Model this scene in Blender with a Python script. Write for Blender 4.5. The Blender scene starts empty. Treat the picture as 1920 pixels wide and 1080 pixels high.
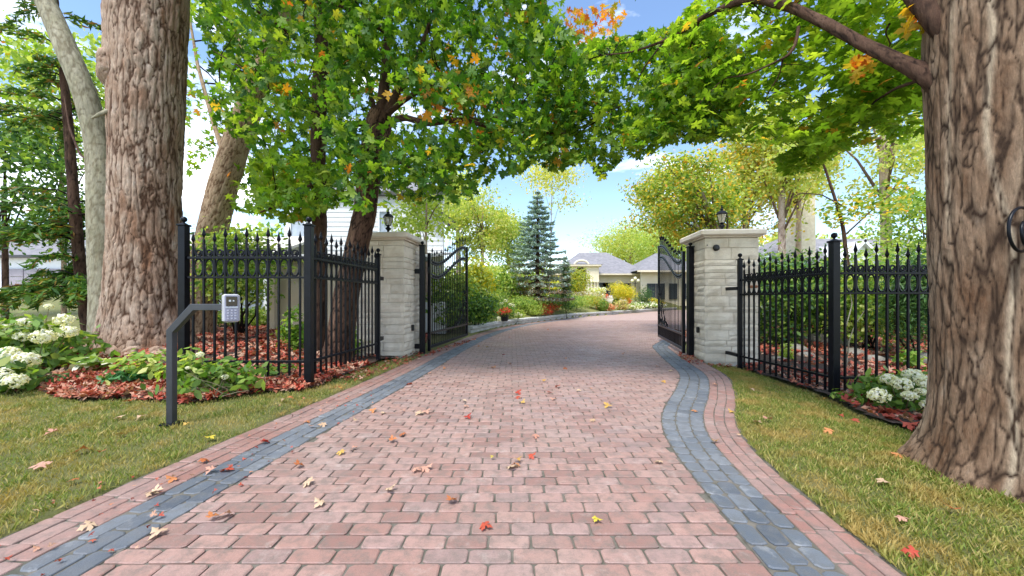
import bpy, math, random
import numpy as np
from mathutils import Vector, Matrix
R_ = math.radians
rng = np.random.default_rng(7)
random.seed(7)
SC = bpy.context.scene
COL = SC.collection

# ------------------------------------------------------------ camera, world, sun, exposure
EYE = 1.15
FPX = 711.0
cam = bpy.data.cameras.new('camera')
cam_o = bpy.data.objects.new('camera', cam)
COL.objects.link(cam_o)
cam.sensor_width = 36.0
cam.lens = FPX / 1920 * 36.0
cam.shift_y = 20 / 1920
cam.clip_start = 0.05
cam.clip_end = 1500
cam_o.location = (0, 0, EYE)
cam_o.rotation_euler = (R_(90), 0, 0)
SC.camera = cam_o

SUN_EL, SUN_AZ = 63.0, 212.0      # azimuth clockwise from +Y: behind the camera, to the left
world = bpy.data.worlds.new("World")
SC.world = world
world.use_nodes = True
wn, wl = world.node_tree.nodes, world.node_tree.links
wn.clear()
w_out = wn.new('ShaderNodeOutputWorld')
w_bg = wn.new('ShaderNodeBackground')
sky = wn.new('ShaderNodeTexSky')
sky.sky_type = 'NISHITA'
sky.sun_disc = False
sky.sun_elevation = R_(SUN_EL)
sky.sun_rotation = R_(SUN_AZ)
sky.air_density = 1.0
sky.dust_density = 0.2
sky.ozone_density = 2.5
w_tc = wn.new('ShaderNodeTexCoord')
w_map = wn.new('ShaderNodeMapping')
w_map.inputs['Scale'].default_value = (1.0, 1.0, 3.2)
w_map.inputs['Location'].default_value = (0.6, 0.0, -0.35)
w_nz = wn.new('ShaderNodeTexNoise')
w_nz.inputs['Scale'].default_value = 2.1
w_nz.inputs['Detail'].default_value = 7
w_nz.inputs['Roughness'].default_value = 0.55
w_rp = wn.new('ShaderNodeValToRGB')
w_rp.color_ramp.elements[0].position = 0.50
w_rp.color_ramp.elements[0].color = (0, 0, 0, 1)
w_rp.color_ramp.elements[1].position = 0.68
w_rp.color_ramp.elements[1].color = (1, 1, 1, 1)
w_mix = wn.new('ShaderNodeMix')
w_mix.data_type = 'RGBA'
w_mix.inputs[7].default_value = (11.0, 11.2, 11.8, 1)
w_bg.inputs['Strength'].default_value = 0.135
wl.new(w_tc.outputs['Generated'], w_map.inputs['Vector'])
wl.new(w_map.outputs[0], w_nz.inputs['Vector'])
wl.new(w_nz.outputs['Fac'], w_rp.inputs[0])
wl.new(w_rp.outputs[0], w_mix.inputs[0])
wl.new(sky.outputs[0], w_mix.inputs[6])
wl.new(w_mix.outputs[2], w_bg.inputs['Color'])
wl.new(w_bg.outputs[0], w_out.inputs[0])

sun = bpy.data.lights.new('sun', 'SUN')
sun.energy = 2.3
sun.angle = R_(20)
sun.color = (1.0, 0.955, 0.89)
sun_o = bpy.data.objects.new('sun', sun)
COL.objects.link(sun_o)
_az, _el = R_(SUN_AZ), R_(SUN_EL)
_d = Vector((math.sin(_az) * math.cos(_el), math.cos(_az) * math.cos(_el), math.sin(_el)))
sun_o.rotation_euler = _d.to_track_quat('Z', 'Y').to_euler()
sun_o.location = _d * 50

SC.view_settings.view_transform = 'Standard'
SC.view_settings.look = 'None'
SC.view_settings.gamma = 1
SC.view_settings.use_curve_mapping = False
SC.view_settings.exposure = 1.25
SC.cycles.max_bounces = 8
SC.cycles.diffuse_bounces = 3
SC.cycles.transparent_max_bounces = 8

# ------------------------------------------------------------ helpers
def P(x, y, d):
    """photo pixel (1920x1080) at distance d in front of the camera -> world point"""
    return Vector(((x - 960) * d / FPX, d, EYE + (560 - y) * d / FPX))

def smooth(a, b, x):
    t = np.clip((np.asarray(x, float) - a) / (b - a), 0, 1)
    return t * t * (3 - 2 * t)

def _hash(ix, iy, iz, seed):
    with np.errstate(over='ignore'):
        h = (ix.astype(np.uint32) * np.uint32(374761393) + iy.astype(np.uint32) * np.uint32(668265263)
             + iz.astype(np.uint32) * np.uint32(2147483647) + np.uint32(seed * 144665 + 13))
        h = (h ^ (h >> np.uint32(13))) * np.uint32(1274126177)
        h = (h ^ (h >> np.uint32(16))) * np.uint32(2246822519)
        h = h ^ (h >> np.uint32(15))
    return h.astype(np.float64) / 4294967295.0

def vnoise(p, seed=0):
    p = np.asarray(p, float)
    i = np.floor(p).astype(np.int64)
    f = p - i
    f = f * f * (3 - 2 * f)
    i = i & 0xFFFFFF
    out = 0
    for dx in (0, 1):
        wx = f[..., 0] if dx else 1 - f[..., 0]
        for dy in (0, 1):
            wy = f[..., 1] if dy else 1 - f[..., 1]
            for dz in (0, 1):
                wz = f[..., 2] if dz else 1 - f[..., 2]
                out = out + wx * wy * wz * _hash(i[..., 0] + dx, i[..., 1] + dy, i[..., 2] + dz, seed)
    return out

def voro(p, seed=0):
    p = np.asarray(p, float)
    ip = np.floor(p).astype(np.int64)
    f1 = np.full(p.shape[:-1], 9.0); f2 = f1.copy()
    for dx in (-1, 0, 1):
        for dy in (-1, 0, 1):
            for dz in (-1, 0, 1):
                c = ip + np.array([dx, dy, dz]); ci = c & 0xFFFFFF
                j = np.stack([_hash(ci[..., 0], ci[..., 1], ci[..., 2], seed + q) for q in (1, 2, 3)], -1)
                d = np.linalg.norm(c + j - p, axis=-1)
                f2 = np.minimum(f2, np.maximum(d, f1)); f1 = np.minimum(f1, d)
    return f1, f2

def fbm(p, oct=3, seed=0):
    p = np.asarray(p, float)
    s, a, t = 0, 1.0, 0
    for k in range(oct):
        s = s + a * vnoise(p * (2 ** k) + 17.3 * k, seed + k)
        t += a
        a *= 0.5
    return s / t

def props(o, label=None, cat=None, group=None, kind=None):
    if label: o['label'] = label
    if cat: o['category'] = cat
    if group: o['group'] = group
    if kind: o['kind'] = kind
    return o

def thing(name, label, cat, loc=(0, 0, 0), group=None):
    o = bpy.data.objects.new(name, None)
    o.empty_display_size = 0.2
    o.location = loc
    COL.objects.link(o)
    return props(o, label, cat, group)

def wloc(p):
    v = Vector((0, 0, 0))
    while p is not None:
        v += p.location
        p = p.parent
    return v

class G:
    """geometry collector in world coordinates"""
    def __init__(s): s.v, s.f = [], []
    def add(s, vs, fs):
        n = len(s.v)
        s.v.extend([tuple(v) for v in vs])
        s.f.extend([tuple(i + n for i in f) for f in fs])
        return s
    def box(s, c, size, rot=0.0, bev=0.0, taper=1.0):
        hx, hy, hz = size[0] / 2, size[1] / 2, size[2] / 2
        cr, sr = math.cos(rot), math.sin(rot)
        def T(x, y, z): return (c[0] + x * cr - y * sr, c[1] + x * sr + y * cr, c[2] + z)
        if bev <= 0:
            vs = [T(x * (taper if z > 0 else 1), y * (taper if z > 0 else 1), z) for z in (-hz, hz) for x, y in ((-hx, -hy), (hx, -hy), (hx, hy), (-hx, hy))]
            fs = [(3, 2, 1, 0), (4, 5, 6, 7), (0, 1, 5, 4), (1, 2, 6, 5), (2, 3, 7, 6), (3, 0, 4, 7)]
            return s.add(vs, fs)
        b = bev
        rings = []
        for (ix, z) in ((b, -hz), (0, -hz + b), (0, hz - b), (b, hz)):
            X, Y = hx - ix, hy - ix
            k = b
            pts = [(-X + k, -Y), (X - k, -Y), (X, -Y + k), (X, Y - k), (X - k, Y), (-X + k, Y), (-X, Y - k), (-X, -Y + k)]
            rings.append([T(x, y, z) for x, y in pts])
        vs = [p for r in rings for p in r]
        fs = [tuple(range(7, -1, -1)), tuple(range(24, 32))]
        for r in range(3):
            for i in range(8):
                j = (i + 1) % 8
                fs.append((r * 8 + i, r * 8 + j, r * 8 + 8 + j, r * 8 + 8 + i))
        return s.add(vs, fs)
    def tube(s, pts, rad, n=8, cap=True, flat=1.0):
        pts = [Vector(p) for p in pts]
        m = len(pts)
        if not hasattr(rad, '__len__'): rad = [rad] * m
        t0 = (pts[1] - pts[0]).normalized()
        ref = Vector((0, 0, 1)) if abs(t0.z) < 0.9 else Vector((1, 0, 0))
        u = t0.cross(ref).normalized()
        vs, fs = [], []
        for i in range(m):
            t = (pts[min(i + 1, m - 1)] - pts[max(i - 1, 0)]).normalized()
            u = (u - t * u.dot(t)).normalized()
            w = t.cross(u)
            for k in range(n):
                a = 2 * math.pi * k / n
                vs.append(pts[i] + u * (math.cos(a) * rad[i]) + w * (math.sin(a) * rad[i] * flat))
        for i in range(m - 1):
            for k in range(n):
                k2 = (k + 1) % n
                fs.append((i * n + k, i * n + k2, (i + 1) * n + k2, (i + 1) * n + k))
        if cap:
            fs.append(tuple(range(n - 1, -1, -1)))
            fs.append(tuple(range((m - 1) * n, m * n)))
        return s.add(vs, fs)
    def lathe(s, c, prof, n=16, rot=0.0):
        vs, fs = [], []
        for r, z in prof:
            for k in range(n):
                a = 2 * math.pi * k / n + rot
                vs.append((c[0] + r * math.cos(a), c[1] + r * math.sin(a), c[2] + z))
        for i in range(len(prof) - 1):
            for k in range(n):
                k2 = (k + 1) % n
                fs.append((i * n + k, i * n + k2, (i + 1) * n + k2, (i + 1) * n + k))
        fs.append(tuple(range(n - 1, -1, -1)))
        fs.append(tuple(range((len(prof) - 1) * n, len(prof) * n)))
        return s.add(vs, fs)
    def quad(s, a, b, c, d): return s.add([a, b, c, d], [(0, 1, 2, 3)])
    def prism(s, poly, z0, z1):
        n = len(poly)
        vs = [(x, y, z0) for x, y in poly] + [(x, y, z1) for x, y in poly]
        fs = [tuple(range(n - 1, -1, -1)), tuple(range(n, 2 * n))] + [(i, (i + 1) % n, n + (i + 1) % n, n + i) for i in range(n)]
        return s.add(vs, fs)
    def build(s, name, mat, parent=None, smooth_=False, kind=None, origin=None):
        me = bpy.data.meshes.new(name)
        off = wloc(parent) if parent else Vector((0, 0, 0))
        o_ = Vector(origin) if origin is not None else off
        me.from_pydata([(v[0] - o_[0], v[1] - o_[1], v[2] - o_[2]) for v in s.v], [], s.f)
        if smooth_: me.polygons.foreach_set('use_smooth', [True] * len(me.polygons))
        me.materials.append(mat)
        me.update()
        o = bpy.data.objects.new(name, me)
        COL.objects.link(o)
        if parent: o.parent = parent
        if origin is not None: o.location = o_ - off
        if kind: o['kind'] = kind
        return o

def inst(name, me, parent, loc_world, rotz=0.0, scale=(1, 1, 1), rx=0.0, ry=0.0):
    o = bpy.data.objects.new(name, me)
    COL.objects.link(o)
    off = Vector((0, 0, 0))
    if parent:
        o.parent = parent
        off = wloc(parent)
    o.location = Vector(loc_world) - off
    o.rotation_euler = (rx, ry, rotz)
    o.scale = scale
    return o

def np_mesh(name, V, F, mat, parent=None, kind=None, attrs=None, smooth_=False):
    """V (n,3) world, F (m,k) with k = 3 or 4"""
    V = np.asarray(V, np.float64)
    F = np.asarray(F, np.int32)
    off = wloc(parent) if parent else Vector((0, 0, 0))
    V = V - np.array(off)
    me = bpy.data.meshes.new(name)
    k = F.shape[1]
    me.vertices.add(len(V)); me.vertices.foreach_set('co', V.astype(np.float32).ravel())
    me.loops.add(F.size); me.loops.foreach_set('vertex_index', F.ravel())
    me.polygons.add(len(F)); me.polygons.foreach_set('loop_start', np.arange(0, F.size, k, dtype=np.int32))
    if smooth_: me.polygons.foreach_set('use_smooth', np.ones(len(F), bool))
    me.update(calc_edges=True)
    for an, av in (attrs or {}).items():
        a = me.attributes.new(an, 'FLOAT', 'POINT')
        a.data.foreach_set('value', np.asarray(av, np.float32).ravel())
    me.materials.append(mat)
    o = bpy.data.objects.new(name, me)
    COL.objects.link(o)
    if parent: o.parent = parent
    if kind: o['kind'] = kind
    return o

def frames(normal, tip):
    n = normal / np.linalg.norm(normal, axis=1, keepdims=True)
    t = tip - n * np.sum(tip * n, axis=1, keepdims=True)
    t /= np.maximum(np.linalg.norm(t, axis=1, keepdims=True), 1e-6)
    x = np.cross(t, n)
    return np.stack([x, t, n], axis=2)          # columns

def scatter(name, tmpl, pos, normal, tip, scale, mat, parent=None, kind='stuff'):
    TV, TF = tmpl
    Rm = frames(normal, tip)
    V = np.einsum('nij,kj->nki', Rm, TV) * np.asarray(scale).reshape(-1, 1, 1) + pos[:, None, :]
    k = len(TV)
    F = TF[None] + (np.arange(len(pos)) * k)[:, None, None]
    return np_mesh(name, V.reshape(-1, 3), F.reshape(-1, TF.shape[1]), mat, parent, kind)

def rand_dir(n, up=0.0, r=None):
    r = r or rng
    v = r.normal(size=(n, 3))
    v /= np.linalg.norm(v, axis=1, keepdims=True)
    v[:, 2] += up
    return v / np.maximum(np.linalg.norm(v, axis=1, keepdims=True), 1e-6)

# leaf templates --------------------------------------------------
def _maple(curl=0.22, droop=0.18, tw=0.0, simple=False):
    half = [(.10, -.02), (.32, -.11), (.33, .03), (.20, .13), (.43, .17), (.64, .40), (.46, .42), (.41, .55), (.15, .43), (.17, .63), (.27, .73), (.12, .80)]
    if simple: half = [(0.05, 0.0), (0.33, -0.09), (0.20, 0.14), (0.62, 0.42), (0.17, 0.44), (0.20, 0.70)]
    pts = [(0, 0)] + half + [(0, 1.0)] + [(-x, y) for x, y in reversed(half)]
    V = [(0, 0.36, 0)]
    for x, y in pts: V.append((x, y, 0))
    V = np.array(V, float)
    V[:, 2] = -curl * np.abs(V[:, 0]) - droop * (V[:, 1] - 0.3) ** 2 + tw * V[:, 0] * V[:, 1]
    V[:, 1] -= 0.3
    n = len(pts)
    F = np.array([(0, 1 + i, 1 + (i + 1) % n) for i in range(n)])
    return V, F
MAPLE = [_maple(), _maple(-0.15, 0.3, 0.3), _maple(0.35, -0.2, -0.25)]
DRY = [_maple(0.5, -0.5, 0.5), _maple(-0.55, 0.4, -0.4), _maple(0.3, 0.8, 0.7)]
MAPLE_S = [_maple(simple=True), _maple(-0.15, 0.3, 0.3, True), _maple(0.35, -0.2, -0.25, True)]
OVAL = (np.array([(0, -.5, 0), (.27, -.1, -.06), (.2, .3, -.05), (0, .6, 0), (-.2, .3, -.05), (-.27, -.1, -.06)], float),
        np.array([(0, 1, 5), (1, 2, 5), (2, 4, 5), (2, 3, 4)]))
LONG = (np.array([(0, -.5, 0), (.12, 0, -.03), (0, .6, .02), (-.12, 0, -.03)], float), np.array([(0, 1, 3), (1, 2, 3)]))
LUMP = (np.array([(0, -.5, 0), (.42, -.05, -.1), (.1, .5, 0.05), (-.45, .1, -.1), (.05, .05, .18)], float),
        np.array([(0, 1, 4), (1, 2, 4), (2, 3, 4), (3, 0, 4)]))
BLADE = (np.array([(-.05, 0, 0), (.05, 0, 0), (.03, .55, .1), (0, 1.0, .42)], float), np.array([(0, 1, 2), (0, 2, 3)]))

# ------------------------------------------------------------ materials
def _new(name):
    m = bpy.data.materials.new(name)
    m.use_nodes = True
    nt = m.node_tree
    return m, nt.nodes, nt.links, nt.nodes['Principled BSDF']

def ramp(n, cols, fac, l, interp='LINEAR'):
    r = n.new('ShaderNodeValToRGB')
    r.color_ramp.interpolation = interp
    el = r.color_ramp.elements
    while len(el) < len(cols): el.new(0.5)
    for e, (p, c) in zip(el, cols):
        e.position = p
        e.color = (c[0], c[1], c[2], 1)
    l.new(fac, r.inputs[0])
    return r.outputs[0]

def noise(n, l, scale, detail=4, rough=0.55, vec=None, coord='Object', mscale=None):
    t = n.new('ShaderNodeTexNoise')
    t.inputs['Scale'].default_value = scale
    t.inputs['Detail'].default_value = detail
    t.inputs['Roughness'].default_value = rough
    if vec is None:
        tc = n.new('ShaderNodeTexCoord')
        vec = tc.outputs[coord]
    if mscale:
        mp = n.new('ShaderNodeMapping')
        mp.inputs['Scale'].default_value = mscale
        l.new(vec, mp.inputs[0])
        vec = mp.outputs[0]
    l.new(vec, t.inputs['Vector'])
    return t.outputs['Fac']

def worldpos(n):
    return n.new('ShaderNodeNewGeometry').outputs['Position']

def mixc(n, l, fac, a, b, mode='MIX'):
    m = n.new('ShaderNodeMix')
    m.data_type = 'RGBA'
    m.blend_type = mode
    for sock, v in ((m.inputs[0], fac), (m.inputs[6], a), (m.inputs[7], b)):
        if hasattr(v, 'links'): l.new(v, sock)
        elif isinstance(v, (int, float)): sock.default_value = v
        else: sock.default_value = (v[0], v[1], v[2], 1)
    return m.outputs[2]

def bump(n, l, height, strength, dist, bsdf):
    b = n.new('ShaderNodeBump')
    b.inputs['Strength'].default_value = strength
    b.inputs['Distance'].default_value = dist
    l.new(height, b.inputs['Height'])
    l.new(b.outputs[0], bsdf.inputs['Normal'])

def rnd(n, l):
    g = n.new('ShaderNodeNewGeometry')
    oi = n.new('ShaderNodeObjectInfo')
    a = n.new('ShaderNodeMath'); a.operation = 'ADD'
    l.new(g.outputs['Random Per Island'], a.inputs[0]); l.new(oi.outputs['Random'], a.inputs[1])
    f = n.new('ShaderNodeMath'); f.operation = 'FRACT'
    l.new(a.outputs[0], f.inputs[0])
    return f.outputs[0]

def M_leaf(name, cols, trans=0.4, rough=0.5, spread=True, patch=None):
    """cols = [(pos, rgb)] over a per-leaf random number; patch = (rgb, scale, lo, hi) broad natural colour patches"""
    m, n, l, b = _new(name)
    c = ramp(n, cols, rnd(n, l), l)
    if patch:
        pn = noise(n, l, patch[1], 2, 0.5, worldpos(n))
        pf = ramp(n, [(patch[2], (0, 0, 0)), (patch[3], (1, 1, 1))], pn, l)
        c = mixc(n, l, pf, c, patch[0])
    l.new(c, b.inputs['Base Color'])
    b.inputs['Roughness'].default_value = rough
    b.inputs['Specular IOR Level'].default_value = 0.35
    out = n['Material Output']
    tr = n.new('ShaderNodeBsdfTranslucent')
    tc = mixc(n, l, 1.0, c, (1.5, 1.45, 0.6), 'MULTIPLY')
    l.new(tc, tr.inputs['Color'])
    mx = n.new('ShaderNodeMixShader')
    mx.inputs[0].default_value = trans
    l.new(b.outputs[0], mx.inputs[1]); l.new(tr.outputs[0], mx.inputs[2])
    l.new(mx.outputs[0], out.inputs['Surface'])
    return m

def M_plain(name, c1, c2=None, scale=8, rough=0.6, metal=0.0, bumps=0.0, bscale=None, bdist=0.01, spec=0.5, island=0.0, mscale=None, detail=5):
    m, n, l, b = _new(name)
    pos = worldpos(n)
    c2 = c2 or tuple(x * 0.8 for x in c1)
    nf = noise(n, l, scale, detail, 0.6, pos, mscale=mscale)
    c = ramp(n, [(0.35, c1), (0.68, c2)], nf, l)
    if island > 0:
        rr = rnd(n, l)
        v = n.new('ShaderNodeMapRange')
        v.inputs['To Min'].default_value = 1 - island; v.inputs['To Max'].default_value = 1 + island
        l.new(rr, v.inputs[0])
        hs = n.new('ShaderNodeHueSaturation')
        l.new(v.outputs[0], hs.inputs['Value'])
        l.new(c, hs.inputs['Color'])
        c = hs.outputs[0]
    l.new(c, b.inputs['Base Color'])
    b.inputs['Roughness'].default_value = rough
    b.inputs['Metallic'].default_value = metal
    b.inputs['Specular IOR Level'].default_value = spec
    if bumps > 0:
        h = noise(n, l, bscale or scale * 4, 5, 0.65, pos)
        bump(n, l, h, bumps, bdist, b)
    return m

def M_paver(name, cols, stain, stainf=0.5):
    m, n, l, b = _new(name)
    pos = worldpos(n)
    c = ramp(n, cols, rnd(n, l), l)
    big = noise(n, l, 0.9, 4, 0.6, pos)
    c = mixc(n, l, ramp(n, [(0.45, (0, 0, 0)), (0.75, (stainf,) * 3)], big, l), c, stain)
    mid = noise(n, l, 14, 5, 0.7, pos)
    c = mixc(n, l, ramp(n, [(0.36, (0.75,) * 3), (0.56, (0, 0, 0))], mid, l), c, tuple(x * 0.55 for x in stain), 'MIX')
    pale = noise(n, l, 5.5, 6, 0.75, pos)
    c = mixc(n, l, ramp(n, [(0.56, (0, 0, 0)), (0.74, (0.6,) * 3)], pale, l), c, tuple(min(.6, x * 1.15 + .09) for x in stain))
    fine = noise(n, l, 160, 3, 0.7, pos)
    c = mixc(n, l, 0.5, c, ramp(n, [(0.25, (0.62,) * 3), (0.75, (1.25,) * 3)], fine, l), 'MULTIPLY')
    l.new(c, b.inputs['Base Color'])
    rr = ramp(n, [(0.35, (0.42,) * 3), (0.7, (0.72,) * 3)], big, l)
    l.new(rr, b.inputs['Roughness'])
    b.inputs['Specular IOR Level'].default_value = 0.45
    h = n.new('ShaderNodeMath'); h.operation = 'ADD'
    hm = noise(n, l, 30, 5, 0.7, pos)
    l.new(hm, h.inputs[0]); l.new(fine, h.inputs[1])
    bump(n, l, h.outputs[0], 0.45, 0.006, b)
    return m

def M_bark(name, crev, lo, hi, tone, patch=(0.5, 0.45, 0.4), fine=55):
    """'ridge' 0 in the fissures .. 1 on the plates, 'tone' 0..1 blends to a second bark colour"""
    m, n, l, b = _new(name)
    pos = worldpos(n)
    ar = n.new('ShaderNodeAttribute'); ar.attribute_name = 'ridge'
    at = n.new('ShaderNodeAttribute'); at.attribute_name = 'tone'
    nz = noise(n, l, 7, 5, 0.65, pos, mscale=(1, 1, 0.45))
    plate = ramp(n, [(0.32, lo), (0.62, hi), (0.8, patch)], nz, l)
    plate = mixc(n, l, at.outputs['Fac'], plate, tone)
    c = mixc(n, l, ramp(n, [(0.08, (0, 0, 0)), (0.45, (1, 1, 1))], ar.outputs['Fac'], l), crev, plate)
    fn = noise(n, l, fine, 6, 0.8, pos, mscale=(1, 1, 0.22))
    c = mixc(n, l, 0.75, c, ramp(n, [(0.3, (0.42,) * 3), (0.7, (1.4,) * 3)], fn, l), 'MULTIPLY')
    l.new(c, b.inputs['Base Color'])
    b.inputs['Roughness'].default_value = 0.9
    b.inputs['Specular IOR Level'].default_value = 0.2
    bump(n, l, fn, 1.0, 0.018, b)
    return m

m_iron = M_plain('black_painted_iron', (0.003, 0.0035, 0.006), (0.006, 0.007, 0.011), 12, 0.33, 0.0, 0.15, 90, 0.002, 0.2)
m_iron_dark = M_plain('black_plastic', (0.012, 0.012, 0.012), None, 20, 0.45)
m_pink = M_paver('pink_paver', [(0.0, (0.25, 0.14, 0.115)), (0.3, (0.325, 0.185, 0.15)), (0.6, (0.37, 0.225, 0.185)), (0.85, (0.35, 0.225, 0.195)), (1.0, (0.27, 0.18, 0.16))], (0.33, 0.255, 0.215), 0.65)
m_red = M_paver('red_paver', [(0.0, (0.26, 0.13, 0.105)), (0.5, (0.32, 0.17, 0.14)), (1.0, (0.30, 0.19, 0.165))], (0.33, 0.25, 0.215), 0.65)
m_blue = M_paver('slate_paver', [(0.0, (0.075, 0.088, 0.108)), (0.5, (0.11, 0.128, 0.152)), (1.0, (0.16, 0.175, 0.195))], (0.23, 0.235, 0.24), 0.7)
m_sand = M_plain('joint_sand', (0.07, 0.070, 0.05), (0.17, 0.15, 0.125), 9, 0.95, 0, 0.5, 200, 0.004)
m_soil = M_plain('mulch_soil', (0.035, 0.02, 0.013), (0.075, 0.045, 0.03), 25, 0.95, 0, 0.9, 60, 0.03)
m_stone = M_plain('grey_beige_stone', (0.64, 0.55, 0.43), (0.78, 0.70, 0.575), 5, 0.85, 0, 0.6, 35, 0.010, 0.3, island=0.09)
m_mortar = M_plain('pillar_mortar', (0.56, 0.49, 0.39), (0.60, 0.57, 0.5), 9, 0.9, 0, 0.3, 80)
m_cap = M_plain('smooth_capstone', (0.68, 0.60, 0.50), (0.80, 0.73, 0.63), 3, 0.7, 0, 0.25, 60, 0.004)
m_kerbstone = M_plain('kerb_stone', (0.42, 0.42, 0.40), (0.56, 0.55, 0.52), 6, 0.85, 0, 0.6, 40, 0.01, island=0.12)
m_rock = M_plain('grey_rock', (0.16, 0.15, 0.12), (0.30, 0.27, 0.23), 5, 0.9, 0, 0.9, 20, 0.03)
m_lawn = M_plain('lawn_soil', (0.13, 0.15, 0.035), (0.22, 0.20, 0.07), 3, 0.95, 0, 0.9, 120, 0.03)
m_grass = M_leaf('grass_blades', [(0, (0.12, 0.19, 0.03)), (0.4, (0.21, 0.26, 0.045)), (0.75, (0.34, 0.31, 0.08)), (1, (0.50, 0.40, 0.17))], 0.3, 0.6, patch=((0.42, 0.31, 0.10), 3.0, 0.47, 0.66))
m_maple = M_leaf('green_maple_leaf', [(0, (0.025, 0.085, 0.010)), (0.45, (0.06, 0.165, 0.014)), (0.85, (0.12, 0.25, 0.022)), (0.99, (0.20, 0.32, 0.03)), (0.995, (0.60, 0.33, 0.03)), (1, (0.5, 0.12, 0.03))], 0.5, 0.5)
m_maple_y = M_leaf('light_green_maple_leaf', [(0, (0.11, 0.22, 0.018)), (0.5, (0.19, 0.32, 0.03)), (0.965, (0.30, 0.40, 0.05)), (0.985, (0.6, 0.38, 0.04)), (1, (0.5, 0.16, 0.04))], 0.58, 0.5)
m_sunlit = M_leaf('sunlit_maple_leaf', [(0, (0.12, 0.24, 0.02)), (0.5, (0.20, 0.34, 0.03)), (0.97, (0.32, 0.44, 0.05)), (0.985, (0.6, 0.38, 0.04)), (1, (0.5, 0.16, 0.04))], 0.68, 0.5)  # brighter leaf copy: backlight put into the colour of shaded undersides
m_gold = M_leaf('golden_maple_leaf', [(0, (0.35, 0.33, 0.03)), (0.4, (0.65, 0.36, 0.03)), (0.8, (0.75, 0.26, 0.03)), (1, (0.55, 0.10, 0.03))], 0.45, 0.45)
m_dry = M_leaf('fallen_bed_leaf', [(0, (0.10, 0.03, 0.02)), (0.2, (0.30, 0.04, 0.024)), (0.45, (0.44, 0.09, 0.05)), (0.7, (0.46, 0.20, 0.12)), (0.9, (0.52, 0.34, 0.24)), (1, (0.18, 0.08, 0.045))], 0.12, 0.6)
m_bush = M_leaf('bush_green', [(0, (0.07, 0.17, 0.02)), (0.5, (0.17, 0.31, 0.045)), (1, (0.34, 0.44, 0.09))], 0.45)
m_bush_d = M_leaf('dark_evergreen', [(0, (0.025, 0.075, 0.02)), (0.6, (0.055, 0.135, 0.03)), (1, (0.12, 0.22, 0.045))], 0.25)
m_bush_l = M_leaf('pale_green', [(0, (0.24, 0.36, 0.06)), (0.6, (0.42, 0.52, 0.12)), (1, (0.60, 0.64, 0.22))], 0.5)
m_bush_ly = M_leaf('pale_yellow_green', [(0, (0.36, 0.44, 0.12)), (0.6, (0.58, 0.60, 0.22)), (0.9, (0.70, 0.64, 0.28)), (1, (0.78, 0.55, 0.14))], 0.55)
m_lime = M_leaf('lime_yellow', [(0, (0.35, 0.40, 0.03)), (0.5, (0.62, 0.56, 0.03)), (1, (0.78, 0.62, 0.04))], 0.35)
m_sprucen = M_leaf('blue_spruce_needle', [(0, (0.17, 0.27, 0.22)), (0.5, (0.34, 0.47, 0.42)), (1, (0.55, 0.66, 0.60))], 0.15)
m_spruceb = M_leaf('dead_brown_twig', [(0, (0.16, 0.10, 0.06)), (1, (0.34, 0.24, 0.15))], 0.1)
m_amber = M_leaf('amber_green_leaf', [(0, (0.16, 0.24, 0.03)), (0.35, (0.34, 0.38, 0.05)), (0.6, (0.62, 0.50, 0.08)), (0.88, (0.75, 0.46, 0.07)), (1, (0.65, 0.28, 0.05))], 0.5)
m_redfl = M_leaf('red_flower', [(0, (0.60, 0.03, 0.02)), (1, (0.80, 0.12, 0.06))], 0.3)
m_orangefl = M_leaf('orange_flower', [(0, (0.60, 0.16, 0.05)), (1, (0.72, 0.36, 0.16))], 0.2)
m_white = M_leaf('white_petal', [(0, (0.72, 0.74, 0.42)), (0.5, (0.84, 0.82, 0.66)), (1, (0.85, 0.84, 0.80))], 0.25)
m_tan = M_leaf('tan_grass', [(0, (0.42, 0.30, 0.13)), (1, (0.6, 0.45, 0.22))], 0.2)
m_barkL = M_bark('old_maple_bark', (0.085, 0.042, 0.024), (0.31, 0.195, 0.13), (0.48, 0.36, 0.275), (0.25, 0.125, 0.07), (0.50, 0.45, 0.41))
m_barkR = M_bark('brown_maple_bark', (0.055, 0.032, 0.02), (0.165, 0.088, 0.048), (0.32, 0.215, 0.14), (0.52, 0.41, 0.29), (0.42, 0.33, 0.25))  # the great maple's own darker, browner bark
m_barkS = M_bark('smooth_grey_bark', (0.20, 0.17, 0.11), (0.27, 0.25, 0.16), (0.37, 0.34, 0.25), (0.46, 0.40, 0.32), (0.42, 0.38, 0.31), 22)
m_barkT = M_bark('tan_maple_bark', (0.14, 0.075, 0.04), (0.34, 0.235, 0.145), (0.45, 0.33, 0.22), (0.4, 0.2, 0.1), (0.5, 0.4, 0.3))
m_barkD = M_bark('dark_brown_bark', (0.018, 0.009, 0.006), (0.06, 0.030, 0.02), (0.12, 0.068, 0.045), (0.25, 0.15, 0.1), (0.22, 0.13, 0.09))
m_barkG = M_bark('pinkish_far_bark', (0.20, 0.13, 0.10), (0.42, 0.30, 0.23), (0.55, 0.43, 0.36), (0.5, 0.4, 0.3), (0.6, 0.5, 0.43))
m_twig = M_plain('twig', (0.055, 0.03, 0.02), (0.10, 0.055, 0.035), 20, 0.85)
m_siding = M_plain('white_siding', (0.74, 0.76, 0.80), (0.79, 0.80, 0.83), 2, 0.6)
m_beige = M_plain('beige_render', (0.60, 0.52, 0.40), (0.66, 0.58, 0.46), 1.5, 0.85, 0, 0.15, 60)
m_cream = M_plain('cream_render', (0.72, 0.62, 0.44), (0.78, 0.69, 0.52), 1.0, 0.85)
m_trim = M_plain('dark_trim', (0.05, 0.05, 0.055), None, 5, 0.5)
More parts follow.
